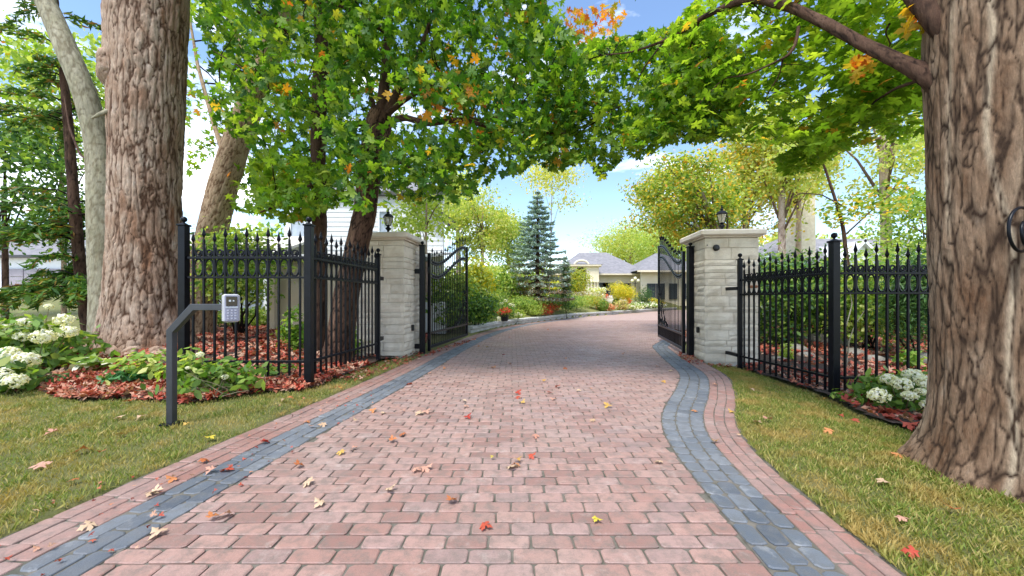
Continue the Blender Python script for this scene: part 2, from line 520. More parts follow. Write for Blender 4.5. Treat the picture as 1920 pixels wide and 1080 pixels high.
m_shingle = M_plain('grey_shingle', (0.17, 0.165, 0.175), (0.25, 0.24, 0.25), 3, 0.9, 0, 0.3, 30, 0.02, island=0.10)
m_glass, _n, _l, _b = _new('dark_window_glass')
_b.inputs['Base Color'].default_value = (0.05, 0.06, 0.07, 1); _b.inputs['Roughness'].default_value = 0.08
m_frost, _n, _l, _b = _new('lantern_glass')
_b.inputs['Base Color'].default_value = (0.78, 0.74, 0.62, 1); _b.inputs['Roughness'].default_value = 0.15
_b.inputs['Transmission Weight'].default_value = 0.6
m_garage = M_plain('mauve_grey_door', (0.27, 0.24, 0.27), (0.33, 0.30, 0.33), 2, 0.6)
m_concrete = M_plain('pale_concrete', (0.62, 0.58, 0.52), (0.70, 0.66, 0.60), 2, 0.85)
m_keyw = M_plain('white_intercom_shell', (0.5, 0.5, 0.52), None, 5, 0.35)
m_keyg = M_plain('lilac_grey_face', (0.30, 0.30, 0.38), (0.33, 0.33, 0.41), 5, 0.4)
m_keyb = M_plain('grey_key', (0.48, 0.48, 0.56), None, 5, 0.35)
m_screen, _n, _l, _b = _new('screen_glass')
_b.inputs['Base Color'].default_value = (0.01, 0.01, 0.012, 1); _b.inputs['Roughness'].default_value = 0.06
m_lens = M_plain('pale_lens', (0.6, 0.65, 0.7), None, 5, 0.2)

# ------------------------------------------------------------ ground heights
KX = np.array([1.0, 12.5, 14.5, 16.7, 19.0, 23.6, 27.0, 31.0, 37.0, 48.0])           # Y of kerb line
KV = np.array([-1.9, -1.33, -.75, .09, 1.35, 3.9, 6.9, 10.0, 15.0, 25.0])               # X of kerb line
def kerb_x(Y): return np.interp(Y, KX, KV)

XL_Y = np.array([0.8, 1.58, 2.08, 2.97, 4.0, 5.0, 6.0, 7.9, 9.5, 11, 12.5, 14.5, 16.7, 19.0, 23.6, 27, 31, 37, 48])
XL_X = np.array([-1.86, -1.80, -1.765, -1.67, -1.53, -1.41, -1.30, -1.12, -.93, -.72, -.45, .05, .85, 2.0, 4.5, 7.4, 10.5, 15.5, 25.5])
XR_Y = np.array([0.8, 1.57, 1.81, 2.0, 2.36, 2.71, 3.12, 3.54, 4.01, 4.73, 5.49, 5.94, 7.37, 9.19, 10.6, 12, 16, 24, 37, 48])
XR_X = np.array([1.06, 1.08, 1.11, 1.13, 1.165, 1.20, 1.268, 1.384, 1.60, 2.03, 2.44, 2.62, 2.93, 3.38, 4.2, 5.5, 7.8, 12.6, 24, 38])
def _sm(xs, ys, w=0.35):
    Y = np.arange(0.8, 48, 0.05)
    v = np.interp(Y, xs, ys)
    k = np.hanning(int(w / 0.05) * 2 + 3); k /= k.sum()
    pad = len(k) // 2
    vp = np.concatenate([np.full(pad, v[0]), v, np.full(pad, v[-1])])
    return Y, np.convolve(vp, k, 'valid')[:len(Y)]
_LY, _LX = _sm(XL_Y, XL_X, 0.8)
_RY, _RX = _sm(XR_Y, XR_X, 0.45)
def xl(Y): return np.interp(Y, _LY, _LX)
def xr(Y): return np.interp(Y, _RY, _RX)

def ground(X, Y):
    X = np.asarray(X, float); Y = np.asarray(Y, float)
    z = 0.008 * np.ones(np.broadcast(X, Y).shape)
    z = z + 0.27 * smooth(-2.5, -5.8, X) * smooth(4.2, 6.4, Y)                   # rise round the old maple
    z = z + 0.85 * smooth(-7, -16, X) * smooth(12, 25, Y)                        # lawn climbing to the neighbour
    z = z - 0.11 * smooth(2.2, 4.4, X) * smooth(2.0, 3.6, Y) * smooth(13, 9, Y)
    k = kerb_x(Y)
    gard = smooth(0.0, 5.0, k - X) * smooth(12, 17, Y)
    z = z + gard * 0.9 * smooth(-12, -6, X) + 0.25 * smooth(0.05, 0.3, k - X) * smooth(12, 14, Y)
    z = z + 0.3 * smooth(40, 46, Y)
    z = z + 0.2 * smooth(4, 9, X) * smooth(8, 12, Y) * smooth(1.2, 3.5, X - xr(Y)) 
    return z
def gz(x, y): return float(ground(x, y))

# ------------------------------------------------------------ offset curves along the driveway
def offset_curve(Yc, Xc, off, sign):
    dX = np.gradient(Xc, Yc)
    n = np.sqrt(1 + dX ** 2)
    nx, ny = sign * 1 / n, -sign * dX / n
    return Xc + nx * off, Yc + ny * off
def w_right(Y): return np.interp(Y, [1.5, 2.3, 3.4, 4.5, 6, 8, 11], [0.53, 0.55, 0.62, 0.66, 0.64, 0.60, 0.58])
_oLx, _oLy = offset_curve(_LY, _LX, 0.66, -1)
_oRx, _oRy = offset_curve(_RY, _RX, w_right(_RY), 1)
def outL(Y): return np.interp(Y, _oLy, _oLx)
def outR(Y):
    o = np.argsort(_oRy); return np.interp(Y, _oRy[o], _oRx[o])

def grid_sheet(xs, ys):
    X, Y = np.meshgrid(xs, ys)
    nx, ny = len(xs), len(ys)
    idx = np.arange(nx * ny).reshape(ny, nx)
    F = np.stack([idx[:-1, :-1], idx[:-1, 1:], idx[1:, 1:], idx[1:, :-1]], -1).reshape(-1, 4)
    return X, Y, F

xs = np.concatenate([-np.geomspace(140, 7.5, 40), np.arange(-7.2, 7.3, 0.07), np.geomspace(7.5, 140, 40)])
ys = np.concatenate([np.linspace(-18, 0, 8), np.arange(0.6, 10, 0.07), np.geomspace(10.1, 150, 80)])
X, Y, F = grid_sheet(xs, ys)
Z = ground(X, Y)
ins = (X > outL(Y) + 0.0) & (X < outR(Y) - 0.0) & (Y < 48) & (Y > -1)
ins2 = ins | ((X > -2.6) & (X < 1.7) & (Y <= 0.8))
near = (np.abs(X) < 9) & (Y < 12)
Z = Z + np.where(near, 0.02 * (fbm(np.stack([X * 2.2, Y * 2.2, X * 0], -1), 3, 5) - 0.5), 0)
Z = np.where(ins2, -0.09, Z)
lawn = np_mesh('lawn', np.stack([X, Y, Z], -1).reshape(-1, 3), F, m_lawn, kind='structure', smooth_=True)

# ------------------------------------------------------------ driveway base
def ribbon(Yv, L, Rr, z, name, mat, parent=None, kind=None, n=2):
    V, F = [], []
    for i, y in enumerate(Yv):
        for k in range(n):
            t = k / (n - 1)
            V.append((L[i] * (1 - t) + Rr[i] * t, y, z))
    for i in range(len(Yv) - 1):
        for k in range(n - 1):
            a = i * n + k
            F.append((a, a + 1, a + n + 1, a + n))
    return np_mesh(name, V, F, mat, parent, kind)
Yn = np.arange(-1.0, 20.05, 0.1)
FAR_Y = 20.0
drive = ribbon(Yn, outL(Yn) - 0.03, outR(Yn) + 0.03, -0.010, 'driveway', m_sand, kind='structure')
Yf = np.arange(FAR_Y, 39, 0.4)

m_far, _n, _l, _b = _new('far_pink_paving')
_pos = worldpos(_n)
_bt = _n.new('ShaderNodeTexBrick')
_bt.offset = 0.5; _bt.inputs['Scale'].default_value = 1.0
_bt.inputs['Brick Width'].default_value = 0.2; _bt.inputs['Row Height'].default_value = 0.1
_bt.inputs['Mortar Size'].default_value = 0.006
_bt.inputs['Color1'].default_value = (0.37, 0.25, 0.21, 1); _bt.inputs['Color2'].default_value = (0.41, 0.29, 0.25, 1)
_bt.inputs['Mortar'].default_value = (0.25, 0.18, 0.15, 1)
_l.new(_pos, _bt.inputs['Vector']); _l.new(_bt.outputs['Color'], _b.inputs['Base Color'])
_b.inputs['Roughness'].default_value = 0.7
ribbon(Yf, outL(Yf) - 0.03, outR(Yf) + 0.03, -0.004, 'paving', m_far, drive)

def stone_geo(c4, z, h=0.02, cut=0.010, cham=0.005, top=0.004, oct=True):
    """c4: four xy corners ccw already inset; returns verts, faces"""
    c4 = [np.array(c) for c in c4]
    ring = []
    if oct:
        for i in range(4):
            a, b, c = c4[i - 1], c4[i], c4[(i + 1) % 4]
            la, lc = np.linalg.norm(a - b) + 1e-6, np.linalg.norm(c - b) + 1e-6
            k1, k2 = min(cut * random.uniform(.6, 1.5), la * 0.35), min(cut * random.uniform(.6, 1.5), lc * .35)
            ring.append(b + (a - b) / la * k1)
            ring.append(b + (c - b) / lc * k2)
    else:
        ring = c4
    n = len(ring)
    cen = sum(ring) / n
    tx, ty = random.uniform(-.012, .012), random.uniform(-.012, .012)
    def zz(p): return z + (p[0] - cen[0]) * tx + (p[1] - cen[1]) * ty
    vs = [(p[0], p[1], z - h) for p in ring] + [(p[0], p[1], zz(p) - top) for p in ring]
    for p in ring:
        d = cen - p
        q = p + d / (np.linalg.norm(d) + 1e-6) * cham * 1.3
        vs.append((q[0], q[1], zz(q)))
    fs = []
    for r in range(2):
        for i in range(n):
            j = (i + 1) % n
            fs.append((r * n + i, r * n + j, (r + 1) * n + j, (r + 1) * n + i))
    fs.append(tuple(range(2 * n, 3 * n)))
    return vs, fs

def emit(stones, partname, stuffname, mat, parent, limit=300):
    """stones: list of (key, verts, faces); the nearest in frame are objects, the rest one mesh"""
    stones.sort(key=lambda s: s[0])
    for k, vs, fs in stones[:limit]:
        G().add(vs, fs).build(partname, mat, parent)
    g = G()
    for k, vs, fs in stones[limit:]: g.add(vs, fs)
    if g.v: g.build(stuffname, mat, parent, kind='stuff')

def vis_key(x, y):
    if y < 1.45: return 50 + abs(y - 1.45)
    px = abs(x / y) * FPX
    return (y if px < 975 else 60 + y)

# running-bond field of pink bricks
stones = []
CH, CW = 0.1, 0.2
y = 1.05
row = 0
while y < FAR_Y:
    off = (row % 2) * CW / 2 + random.uniform(-.015, .015)
    ya, yb = y + 0.005, y + CH - 0.005
    def L(yy): return float(xl(yy)) + 0.006
    def Rr(yy): return float(xr(yy)) - 0.006
    lo = min(L(ya), L(yb)); hi = max(Rr(ya), Rr(yb))
    x = math.floor(lo / CW) * CW - CW + off
    jx = random.uniform(-.004, .004)
    while x < hi:
        x0, x1 = x + 0.005, x + CW - 0.005
        a0, a1 = max(x0, L(ya)), min(x1, Rr(ya))
        b0, b1 = max(x0, L(yb)), min(x1, Rr(yb))
        if (a1 - a0) + (b1 - b0) > 0.07 and a1 - a0 > 0.004 and b1 - b0 > 0.004:
            j = lambda s=0.0035: random.uniform(-s, s)
            c4 = [(a0 + j(), ya + j()), (a1 + j(), ya + j()), (b1 + j(), yb + j()), (b0 + j(), yb + j())]
            vs, fs = stone_geo(c4, random.uniform(-.0025, .0015), oct=(y < 7))
            stones.append((vis_key((a0 + a1) / 2, ya), vs, fs))
        x += CW + (random.uniform(-.0015, .0015))
    y += CH
    row += 1
emit(stones, 'brick', 'far_bricks', m_pink, drive)

def border_rows(Yc, Xc, sign, offs, length, y0, y1, mat, parent, partname, stuffname, jit, cut, gap):
    dX = np.gradient(Xc, Yc)
    n = np.sqrt(1 + dX ** 2)
    nx, ny = sign / n, -sign * dX / n
    arc = np.concatenate([[0], np.cumsum(np.sqrt(np.diff(Xc) ** 2 + np.diff(Yc) ** 2))])
    S0, S1 = np.interp(y0, Yc, arc), np.interp(y1, Yc, arc)
    stones = []
    def pt(s, o):
        yy = np.interp(s, arc, Yc)
        q = o(yy)
        return np.array([np.interp(s, arc, Xc) + np.interp(s, arc, nx) * q, yy + np.interp(s, arc, ny) * q])
    for r in range(len(offs) - 1):
        s = S0 + random.uniform(0, length)
        while s < S1:
            ln = length * random.uniform(0.82, 1.2)
            g = gap / 2
            oa = lambda yy, r=r: offs[r](yy) + g
            ob = lambda yy, r=r: offs[r + 1](yy) - g
            c = [pt(s + g, oa), pt(s + ln - g, oa), pt(s + ln - g, ob), pt(s + g, ob)]
            if sign > 0: c = [c[0], c[3], c[2], c[1]]
            c = [p + np.array([random.uniform(-jit, jit), random.uniform(-jit, jit)]) for p in c]
            # ccw check
            ar = sum(c[i][0] * c[(i + 1) % 4][1] - c[(i + 1) % 4][0] * c[i][1] for i in range(4))
            if ar < 0: c = c[::-1]
            vs, fs = stone_geo(c, random.uniform(-.002, .003), cut=cut, oct=(c[0][1] < 8))
            stones.append((vis_key(c[0][0], c[0][1]), vs, fs))
            s += ln
    emit(stones, partname, stuffname, mat, parent)

def joint_ribbon(name, Yc, Xc, sign, w, mat):
    ox, oy = offset_curve(Yc, Xc, w, sign)
    V, F = [], []
    for i in range(len(Yc)):
        V += [(Xc[i], Yc[i], -0.006), (ox[i], oy[i], -0.006)]
    for i in range(len(Yc) - 1):
        a = 2 * i
        F.append((a, a + 1, a + 3, a + 2) if sign > 0 else (a, a + 2, a + 3, a + 1))
    return np_mesh(name, V, F, mat, kind='structure')
mL = _LY < 24.1
mR = _RY < 12.6
edgL = joint_ribbon('left_driveway_border', _LY[mL], _LX[mL], -1, 0.66, m_sand)
edgR = joint_ribbon('right_driveway_border', _RY[mR], _RX[mR], 1, w_right(_RY[mR]), m_sand)
fl = lambda f: (lambda yy: f * 0.66)
border_rows(_LY, _LX, -1, [fl(0), fl(.165), fl(.33), fl(.49)], 0.20, 1.2, 24, m_blue, edgL, 'cobble', 'far_cobbles', .008, .018, .009)
border_rows(_LY, _LX, -1, [fl(.49), fl(.66), fl(.83), fl(1.0)], 0.21, 1.2, 24, m_red, edgL, 'brick', 'far_bricks', .004, .009, .008)
fr = lambda f: (lambda yy: f * float(w_right(yy)))
border_rows(_RY, _RX, 1, [fr(0), fr(.195), fr(.39), fr(.58)], 0.150, 1.2, 12.5, m_blue, edgR, 'cobble', 'far_cobbles', .005, .018, .010)
border_rows(_RY, _RX, 1, [fr(.58), fr(.72), fr(.86), fr(1.0)], 0.19, 1.2, 12.5, m_red, edgR, 'brick', 'far_bricks', .003, .009, .007)

# ------------------------------------------------------------ stone kerb round the garden
kerb = thing('stone_kerb', 'low grey stone kerb curving round the garden along the driveway', 'kerb', (float(kerb_x(13)), 13, 0))
karc = []
yy = 12.55
while yy < 39:
    xk = float(kerb_x(yy)); x2 = float(kerb_x(yy + .05))
    t = Vector((x2 - xk, .05, 0)).normalized()
    karc.append((xk, yy, t))
    yy += t.y * 0.52
for i, (x, y_, t) in enumerate(karc):
    ang = math.atan2(t.y, t.x)
    nrm = Vector((-t.y, t.x, 0))
    c = Vector((x, y_, 0)) + nrm * 0.12 + t * .26
    G().box((c.x - nrm.x * -.02, c.y + nrm.y * .02, 0.055), (0.525, 0.22, 0.13), ang, 0.012).build('block', m_kerbstone, kerb)
    G().box((c.x, c.y, 0.18 + random.uniform(-.004, .004)), (0.525, 0.30, 0.115), ang, 0.02).build('cap_stone', m_kerbstone, kerb)

# ------------------------------------------------------------ mulch beds with leaf litter
def in_poly(X, Y, poly):
    inside = np.zeros(np.shape(X), bool)
    n = len(poly)
    for i in range(n):
        x1, y1 = poly[i]; x2, y2 = poly[(i + 1) % n]
        if y1 == y2: continue
        c = ((y1 > Y) != (y2 > Y)) & (X < (x2 - x1) * (Y - y1) / (y2 - y1) + x1)
        inside ^= c
    return inside
def gpx(x, y):
    d = EYE * FPX / (y - 560); return ((x - 960) * d / FPX, d)
bedL = [gpx(-60, 750), gpx(60, 735), gpx(150, 757), gpx(250, 752), gpx(350, 762), gpx(450, 747), gpx(520, 737), gpx(565, 737),
        (-2.50, 4.9), (-2.36, 6.9), (-2.05, 7.35), (-2.0, 8.3), (-2.6, 12.2), (-12, 12.2), (-9.0, 8.2), (-7.7, 5.6)]
bedR = [gpx(1555, 738), gpx(1585, 752), gpx(1640, 782), gpx(1770, 815), (4.6, 3.3), (7.5, 3.6), (14, 6), (14, 13), (5.2, 13), (4.7, 8.2), (4.65, 7.0), (4.05, 6.75)]
def bed(name, poly, lift=0.025):
    px = [p[0] for p in poly]; py = [p[1] for p in poly]
    xs_ = np.arange(min(px) - .1, max(px) + .1, 0.06); ys_ = np.arange(min(py) - .1, max(py) + .1, 0.06)
    X, Y, F = grid_sheet(xs_, ys_)
    nz = fbm(np.stack([X * 1.3, Y * 1.3, X * 0], -1), 3, 3)
    edge = 0.05 * (vnoise(np.stack([X * 4, Y * 4, X * 0], -1), 9) - .5)
    Z = ground(X, Y) + lift + 0.09 * (nz - .35) + 0.02 * fbm(np.stack([X * 9, Y * 9, X * 0], -1), 2, 4)
    cx = X.reshape(-1)[F].mean(1); cy = Y.reshape(-1)[F].mean(1)
    k = in_poly(cx + np.interp(cy * 7 % 1, [0, 1], [-.01, .01]), cy, poly)
    Z = np.minimum(Z, ground(X, Y) + .12)
    return np_mesh(name, np.stack([X, Y, Z], -1).reshape(-1, 3), F[k], m_soil, kind='structure', smooth_=True)
bed('left_garden_bed', bedL)
bed('right_garden_bed', bedR)
def bed_z(x, y):
    X = np.asarray(x, float); Y = np.asarray(y, float)
    return ground(X, Y) + .025 + 0.09 * (fbm(np.stack([X * 1.3, Y * 1.3, X * 0], -1), 3, 3) - .35) + 0.012

def sample_poly(poly, n, seed=None):
    px = [p[0] for p in poly]; py = [p[1] for p in poly]
    out = np.zeros((0, 2))
    while len(out) < n:
        q = np.stack([rng.uniform(min(px), max(px), n * 2), rng.uniform(min(py), max(py), n * 2)], -1)
        out = np.concatenate([out, q[in_poly(q[:, 0], q[:, 1], poly)]])
    return out[:n]

def litter(name, poly, n, mat, size=(.10, .17), zf=bed_z, keep=None, label=None, nfade=None):
    q = sample_poly(poly, n)
    if keep is not None: q = q[keep(q)]
    for vi in range(3):
        qq = q[vi::3]
        m = len(qq)
        pos = np.stack([qq[:, 0], qq[:, 1], zf(qq[:, 0], qq[:, 1]) + rng.uniform(.0, .035, m)], -1)
        nrm = np.stack([rng.normal(0, .42, m), rng.normal(0, .42, m), np.ones(m)], -1)
        tip = rand_dir(m); tip[:, 2] *= .2
        o = scatter(name, DRY[vi], pos, nrm, tip, rng.uniform(size[0], size[1], m), mat)
def clumpy(thr, sc=1.2, seed=21):
    return lambda q: fbm(np.stack([q[:, 0] * sc, q[:, 1] * sc, q[:, 0] * 0], -1), 2, seed) > thr
litter('fallen_leaves', bedL, 9000, m_dry, (.07, .12), keep=clumpy(.31))
litter('fallen_leaves', [p for p in bedL if p[1] < 5.2] + [(-5.8, 5.6)], 2400, m_dry, (.065, .11), keep=clumpy(.2))
litter('fallen_leaves', bedR, 9500, m_dry, (.07, .12), keep=clumpy(.28))
flat0 = lambda x, y: np.where((x > outL(y)) & (x < outR(y)), .002, ground(x, y) + .015)
litter('leaf_debris', [(-2.45, 5.2), (-2.1, 5.2), (-1.75, 7.2), (-1.2, 9.5), (-1.0, 11), (-1.7, 8.6), (-2.1, 7.2), (-2.35, 6.8)], 260, m_dry, (.03, .075), zf=flat0)
litter('leaf_debris', [(3.1, 6.6), (3.6, 6.6), (4.6, 6.7), (4.6, 6.95), (3.6, 6.95), (3.5, 7.9), (3.3, 7.6)], 130, m_dry, (.03, .08), zf=flat0)
litter('leaf_debris', [(-2.6, 1.4), (-1.7, 1.4), (-1.4, 5), (-2.3, 5)], 110, m_dry, (.012, .03), zf=flat0)

# ------------------------------------------------------------ grass
lawnL = [(-12, 0.9)] + [(float(outL(v)) - .006, v) for v in (0.9, 1.4, 1.8, 2.3, 2.9, 3.4, 3.9, 4.5, 5.2, 5.9, 6.6, 7.2)] + [ (-2.1, 7.2), (-2.42, 6.8), (-2.58, 4.75),
         (-2.55, 4.7)] + [gpx(565, 737), gpx(520, 737), gpx(450, 747), gpx(350, 762), gpx(250, 752), gpx(150, 757), gpx(60, 735), gpx(-60, 750)] + [(-12, 4.5)]
def grass(poly, n, hmin, hmax, name, keep=None):
    q = sample_poly(poly, n)
    if keep is not None: q = q[keep(q)]
    m = len(q)
    pos = np.stack([q[:, 0], q[:, 1], ground(q[:, 0], q[:, 1]) - 0.004 + 0.02 * (fbm(np.stack([q[:, 0] * 2.2, q[:, 1] * 2.2, q[:, 0] * 0], -1), 3, 5) - 0.5)], -1)
    cl = fbm(np.stack([q[:, 0] * 6, q[:, 1] * 6, q[:, 0] * 0], -1), 2, 31)
    nrm = rand_dir(m); nrm[:, 2] *= .25
    tip = rng.normal(0, .5, (m, 3)); tip[:, 2] = 1
    s = rng.uniform(hmin, hmax, m) * (0.55 + .9 * cl)
    scatter(name, BLADE, pos, nrm, tip, s, m_grass)
def tufts(poly, n, name):
    q = sample_poly(poly, n)
    q = np.repeat(q, 9, axis=0) + rng.normal(0, .012, (n * 9, 2))
    q = q[in_poly(q[:, 0], q[:, 1], poly)]
    m = len(q)
    pos = np.stack([q[:, 0], q[:, 1], ground(q[:, 0], q[:, 1]) - .004], -1)
    nrm = rand_dir(m); nrm[:, 2] *= .25
    tip = rng.normal(0, .45, (m, 3)); tip[:, 2] = 1
    scatter(name, BLADE, pos, nrm, tip, rng.uniform(.028, .055, m), m_grass)
def w_in(q): return (np.abs(q[:, 0]) / np.maximum(q[:, 1], .1) < 1.42) & (q[:, 1] > 1.2)
grass(lawnL, 130000, .022, .050, 'grass', keep=lambda q: w_in(q) & (rng.random(len(q)) < np.clip(4.5 / (q[:, 1] + 1.2), 0, 1)))
tufts(lawnL, 1500, 'grass_tufts')
Yr = np.array([0.9, 1.4, 1.8, 2.2, 2.6, 3.0, 3.4, 3.8, 4.2, 4.7, 5.3, 5.9, 6.4, 6.9])
lawnR = [(float(outR(v)) + .004, v) for v in Yr] + [(3.62, 6.97), (4.05, 6.75), gpx(1555, 738), gpx(1585, 752), gpx(1640, 782), gpx(1770, 815), (4.6, 3.3), (7, 3), (7, 0.9)]
grass(lawnR, 130000, .022, .050, 'grass', keep=lambda q: w_in(q) & (rng.random(len(q)) < np.clip(4.5 / (q[:, 1] + 1.2), 0, 1)))

tufts(lawnR, 1300, 'grass_tufts')
_a = np.linspace(0, 6.28, 80)
tr_ = [(3.28 + .86 * math.cos(t), 2.36 + .86 * math.sin(t)) for t in _a]
tufts([(3.28 + .80 * math.cos(t), 2.36 + .80 * math.sin(t)) for t in _a[::8]], 900, 'grass_tufts')

# ------------------------------------------------------------ trunks with real bark relief
def bark(name, path, radii, mat, parent, nu=120, nv=240, amp=0.02, fx=11, fz=2.6, flare=0.0, lobes=None, seed=1, tonef=None, warp=0.5, flare_h=.35, kind=None, cols=None):
    path = np.array([tuple(p) for p in path], float)
    seg = np.concatenate([[0], np.cumsum(np.linalg.norm(np.diff(path, axis=0), axis=1))])
    s = np.linspace(0, seg[-1], nv)
    # catmull-like smoothing
    c = np.stack([np.interp(s, seg, path[:, k]) for k in range(3)], -1)
    w = max(1, int(nv * 0.05)); ker = np.hanning(2 * w + 3); ker /= ker.sum()
    def smv(v):
        v = np.asarray(v, float)
        pad = len(ker) // 2
        a = np.concatenate([2 * v[0] - v[pad:0:-1], v, 2 * v[-1] - v[-2:-pad - 2:-1]])
        return np.convolve(a, ker, 'valid')[:nv]
    c = np.stack([smv(c[:, k]) for k in range(3)], -1)
    r = smv(np.interp(s, seg, radii))
    T = np.gradient(c, axis=0); T /= np.linalg.norm(T, axis=1, keepdims=True)
    ref = np.array([0, -1.0, 0]) if abs(T[0, 1]) < .9 else np.array([1.0, 0, 0])
    U = ref[None] - T * (T @ ref)[:, None]; U /= np.linalg.norm(U, axis=1, keepdims=True)
    W = np.cross(T, U)
    th = np.linspace(0, 2 * math.pi, nu, endpoint=False)
    TH, S = np.meshgrid(th, s)
    Rr = np.repeat(r[:, None], nu, 1)
    if flare:
        Lb = np.ones_like(TH) * .45
        for a, wd, h in (lobes or []):
            dd = np.angle(np.exp(1j * (TH - a)))
            Lb += h * np.exp(-(dd / wd) ** 2)
        Rr = Rr * (1 + flare * Lb * np.exp(-S / flare_h))
    arc = np.stack([np.cos(TH) * Rr, np.sin(TH) * Rr, S], -1)
    wv = fbm(arc * np.array([3, 3, 2.2]), 2, seed + 9) - .5
    q = np.stack([arc[..., 0] * fx + wv * warp * 3, arc[..., 1] * fx + wv * warp * 3, arc[..., 2] * fz + wv * 1.2], -1)
    if nu >= 60:
        q = q + (fbm(arc * np.array([26, 26, 9]), 2, seed + 12) - .5)[..., None] * .55
        f1, f2 = voro(q, seed)
        rid = np.clip((f2 - f1) * 2.6, 0, 1)
        f1b, f2b = voro(q * np.array([2.1, 2.1, 1.7]) + 31, seed + 3)
        rid = np.minimum(rid, .35 + .65 * np.clip((f2b - f1b) * 3.2, 0, 1)) ** .75
        rid = rid * (.72 + .28 * (1 - f1))
    else:
        n1 = np.abs(2 * vnoise(q, seed) - 1)
        n2 = np.abs(2 * vnoise(q * np.array([1.9, 1.9, 2.3]) + 31, seed + 3) - 1)
        rid = np.clip(np.minimum(n1 * 1.9, n2 * 2.3 + .15), 0, 1) ** .7
    med = fbm(arc * np.array([4, 4, 2.5]), 3, seed + 5) - .5
    fine = fbm(arc * np.array([40, 40, 22]), 3, seed + 6) - .5
    D = amp * (rid - .7) + amp * 1.6 * med + amp * .35 * fine
    Rt = Rr + D
    V = c[:, None, :] + U[:, None, :] * (np.cos(TH) * Rt)[..., None] + W[:, None, :] * (np.sin(TH) * Rt)[..., None]
    idx = np.arange(nu * nv).reshape(nv, nu)
    j = np.roll(idx, -1, axis=1)
    F = np.stack([idx[:-1], j[:-1], j[1:], idx[1:]], -1).reshape(-1, 4)
    tone = np.zeros_like(TH) if tonef is None else tonef(TH, S, arc)
    return np_mesh(name, V.reshape(-1, 3), F, mat, parent, kind, {'ridge': rid, 'tone': np.clip(tone, 0, 1)}, True), c

def limb(name, path, radii, mat, parent, nu=14, res=0.05, amp=.004, fx=22, fz=8, kind=None):
    L = sum((Vector(path[i + 1]) - Vector(path[i])).length for i in range(len(path) - 1))
    nv = max(12, int(L / res))
    return bark(name, path, radii, mat, parent, nu, nv, amp, fx, fz, seed=len(path) * 3, kind=kind)[0]

# ------------------------------------------------------------ wrought iron parts (shared meshes, base at z = 0 of the fence)
PW = 0.0108
def picket_mesh(z0, z1):
    g = G()
    g.box((0, 0, (z0 + z1) / 2), (PW * 2, PW * 2, z1 - z0))
    for z in (z1 - .02, z1 - .055): g.lathe((0, 0, z), [(.010, -.008), (.015, -.003), (.015, .003), (.010, .008)], 8)
    o = g.build('tmp', m_iron); me = o.data; bpy.data.objects.remove(o); me.name = 'picket'; return me
def spear_mesh(h=.165, w=.030):
    prof = [(.006, 0), (.010, .006), (.006, .016), (w * .75, h * .27), (w, h * .36), (w * .6, h * .58), (w * .25, h * .82), (.0012, h)]
    g = G(); g.lathe((0, 0, 0), prof, 4, math.pi / 4 * 0)
    o = g.build('tmp', m_iron); me = o.data; bpy.data.objects.remove(o); me.name = 'spearhead'; return me
def mesh_of(g, name, smooth_=True):
    o = g.build('tmp', m_iron, smooth_=smooth_); me = o.data; bpy.data.objects.remove(o); me.name = name; return me
SPEAR = spear_mesh()
SPEAR_S = spear_mesh(.13, .024)
Z_BOT, Z_LOW, Z_MID, Z_TOP = 0.17, 0.35, 1.42, 1.67          # bar foot, lower rail, middle rail, top rail
SHORT = picket_mesh(Z_BOT, 1.845)
TALL = picket_mesh(Z_BOT, 1.905)
def ring_geo(w, h, n=22, r=.0078):
    g = G()
    for s in (-1, 1):      # two facing C curves
        pts = []
        for k in range(n // 2 + 1):
            a = -math.pi / 2 + math.pi * k / (n // 2)
            pts.append((s * (w * .42 * math.cos(a) + .004), 0, h * .5 * math.sin(a)))
        g.tube(pts, r, 6, flat=1.6)
    return g
def scroll_geo(R0, turns=1.35, r=.0078, s=1, lift=0.05):
    pts = []
    N = 30
    for k in range(N + 1):
        t = k / N
        a = -math.pi * .5 + s * 0 + turns * 2 * math.pi * t
        rr = R0 * (1 - .72 * t)
        pts.append((s * (rr * math.cos(a)), 0, rr * math.sin(a) + R0))
    pre = [(-s * R0 * 1.05, 0, R0 * 2.3 + lift), (-s * R0 * .98, 0, R0 * 1.2), (-s * R0 * .7, 0, R0 * .3)]
    g = G(); g.tube(pre + pts, [r * .6] + [r] * (len(pts) + 2), 6, flat=1.6)
    return g
RING = mesh_of(ring_geo(.118, .232), 'ring')
SCROLL = mesh_of(scroll_geo(.047), 'scroll')
SCROLL_L = mesh_of(scroll_geo(.047, s=-1), 'scroll')
def post_geo(x, y, zb, zt, w=.088):
    g = G()
    g.box((x, y, (zb + zt) / 2), (w, w, zt - zb), 0, .004)
    g.box((x, y, zt + .012), (w + .024, w + .024, .024), 0, .005)
    g.box((x, y, zt + .034), (w * .8, w * .8, .02), 0, 0, .4)
    return g
def ball_geo(x, y, z, r=.036):
    g = G()
    prof = [(.012, 0), (.014, .012)]
    for k in range(9):
        a = -math.pi / 2 + math.pi * (k + .8) / 9.0
        prof.append((max(.003, r * math.cos(a)), .012 + r + r * math.sin(a)))
    g.lathe((x, y, z), prof, 14)
    return g
def add_post(par, x, y, zb, zt, w=.088):
    p = post_geo(x, y, zb, zt, w).build('post', m_iron, par)
    ball_geo(x, y, zt + .04).build('ball_cap', m_iron, p, True)

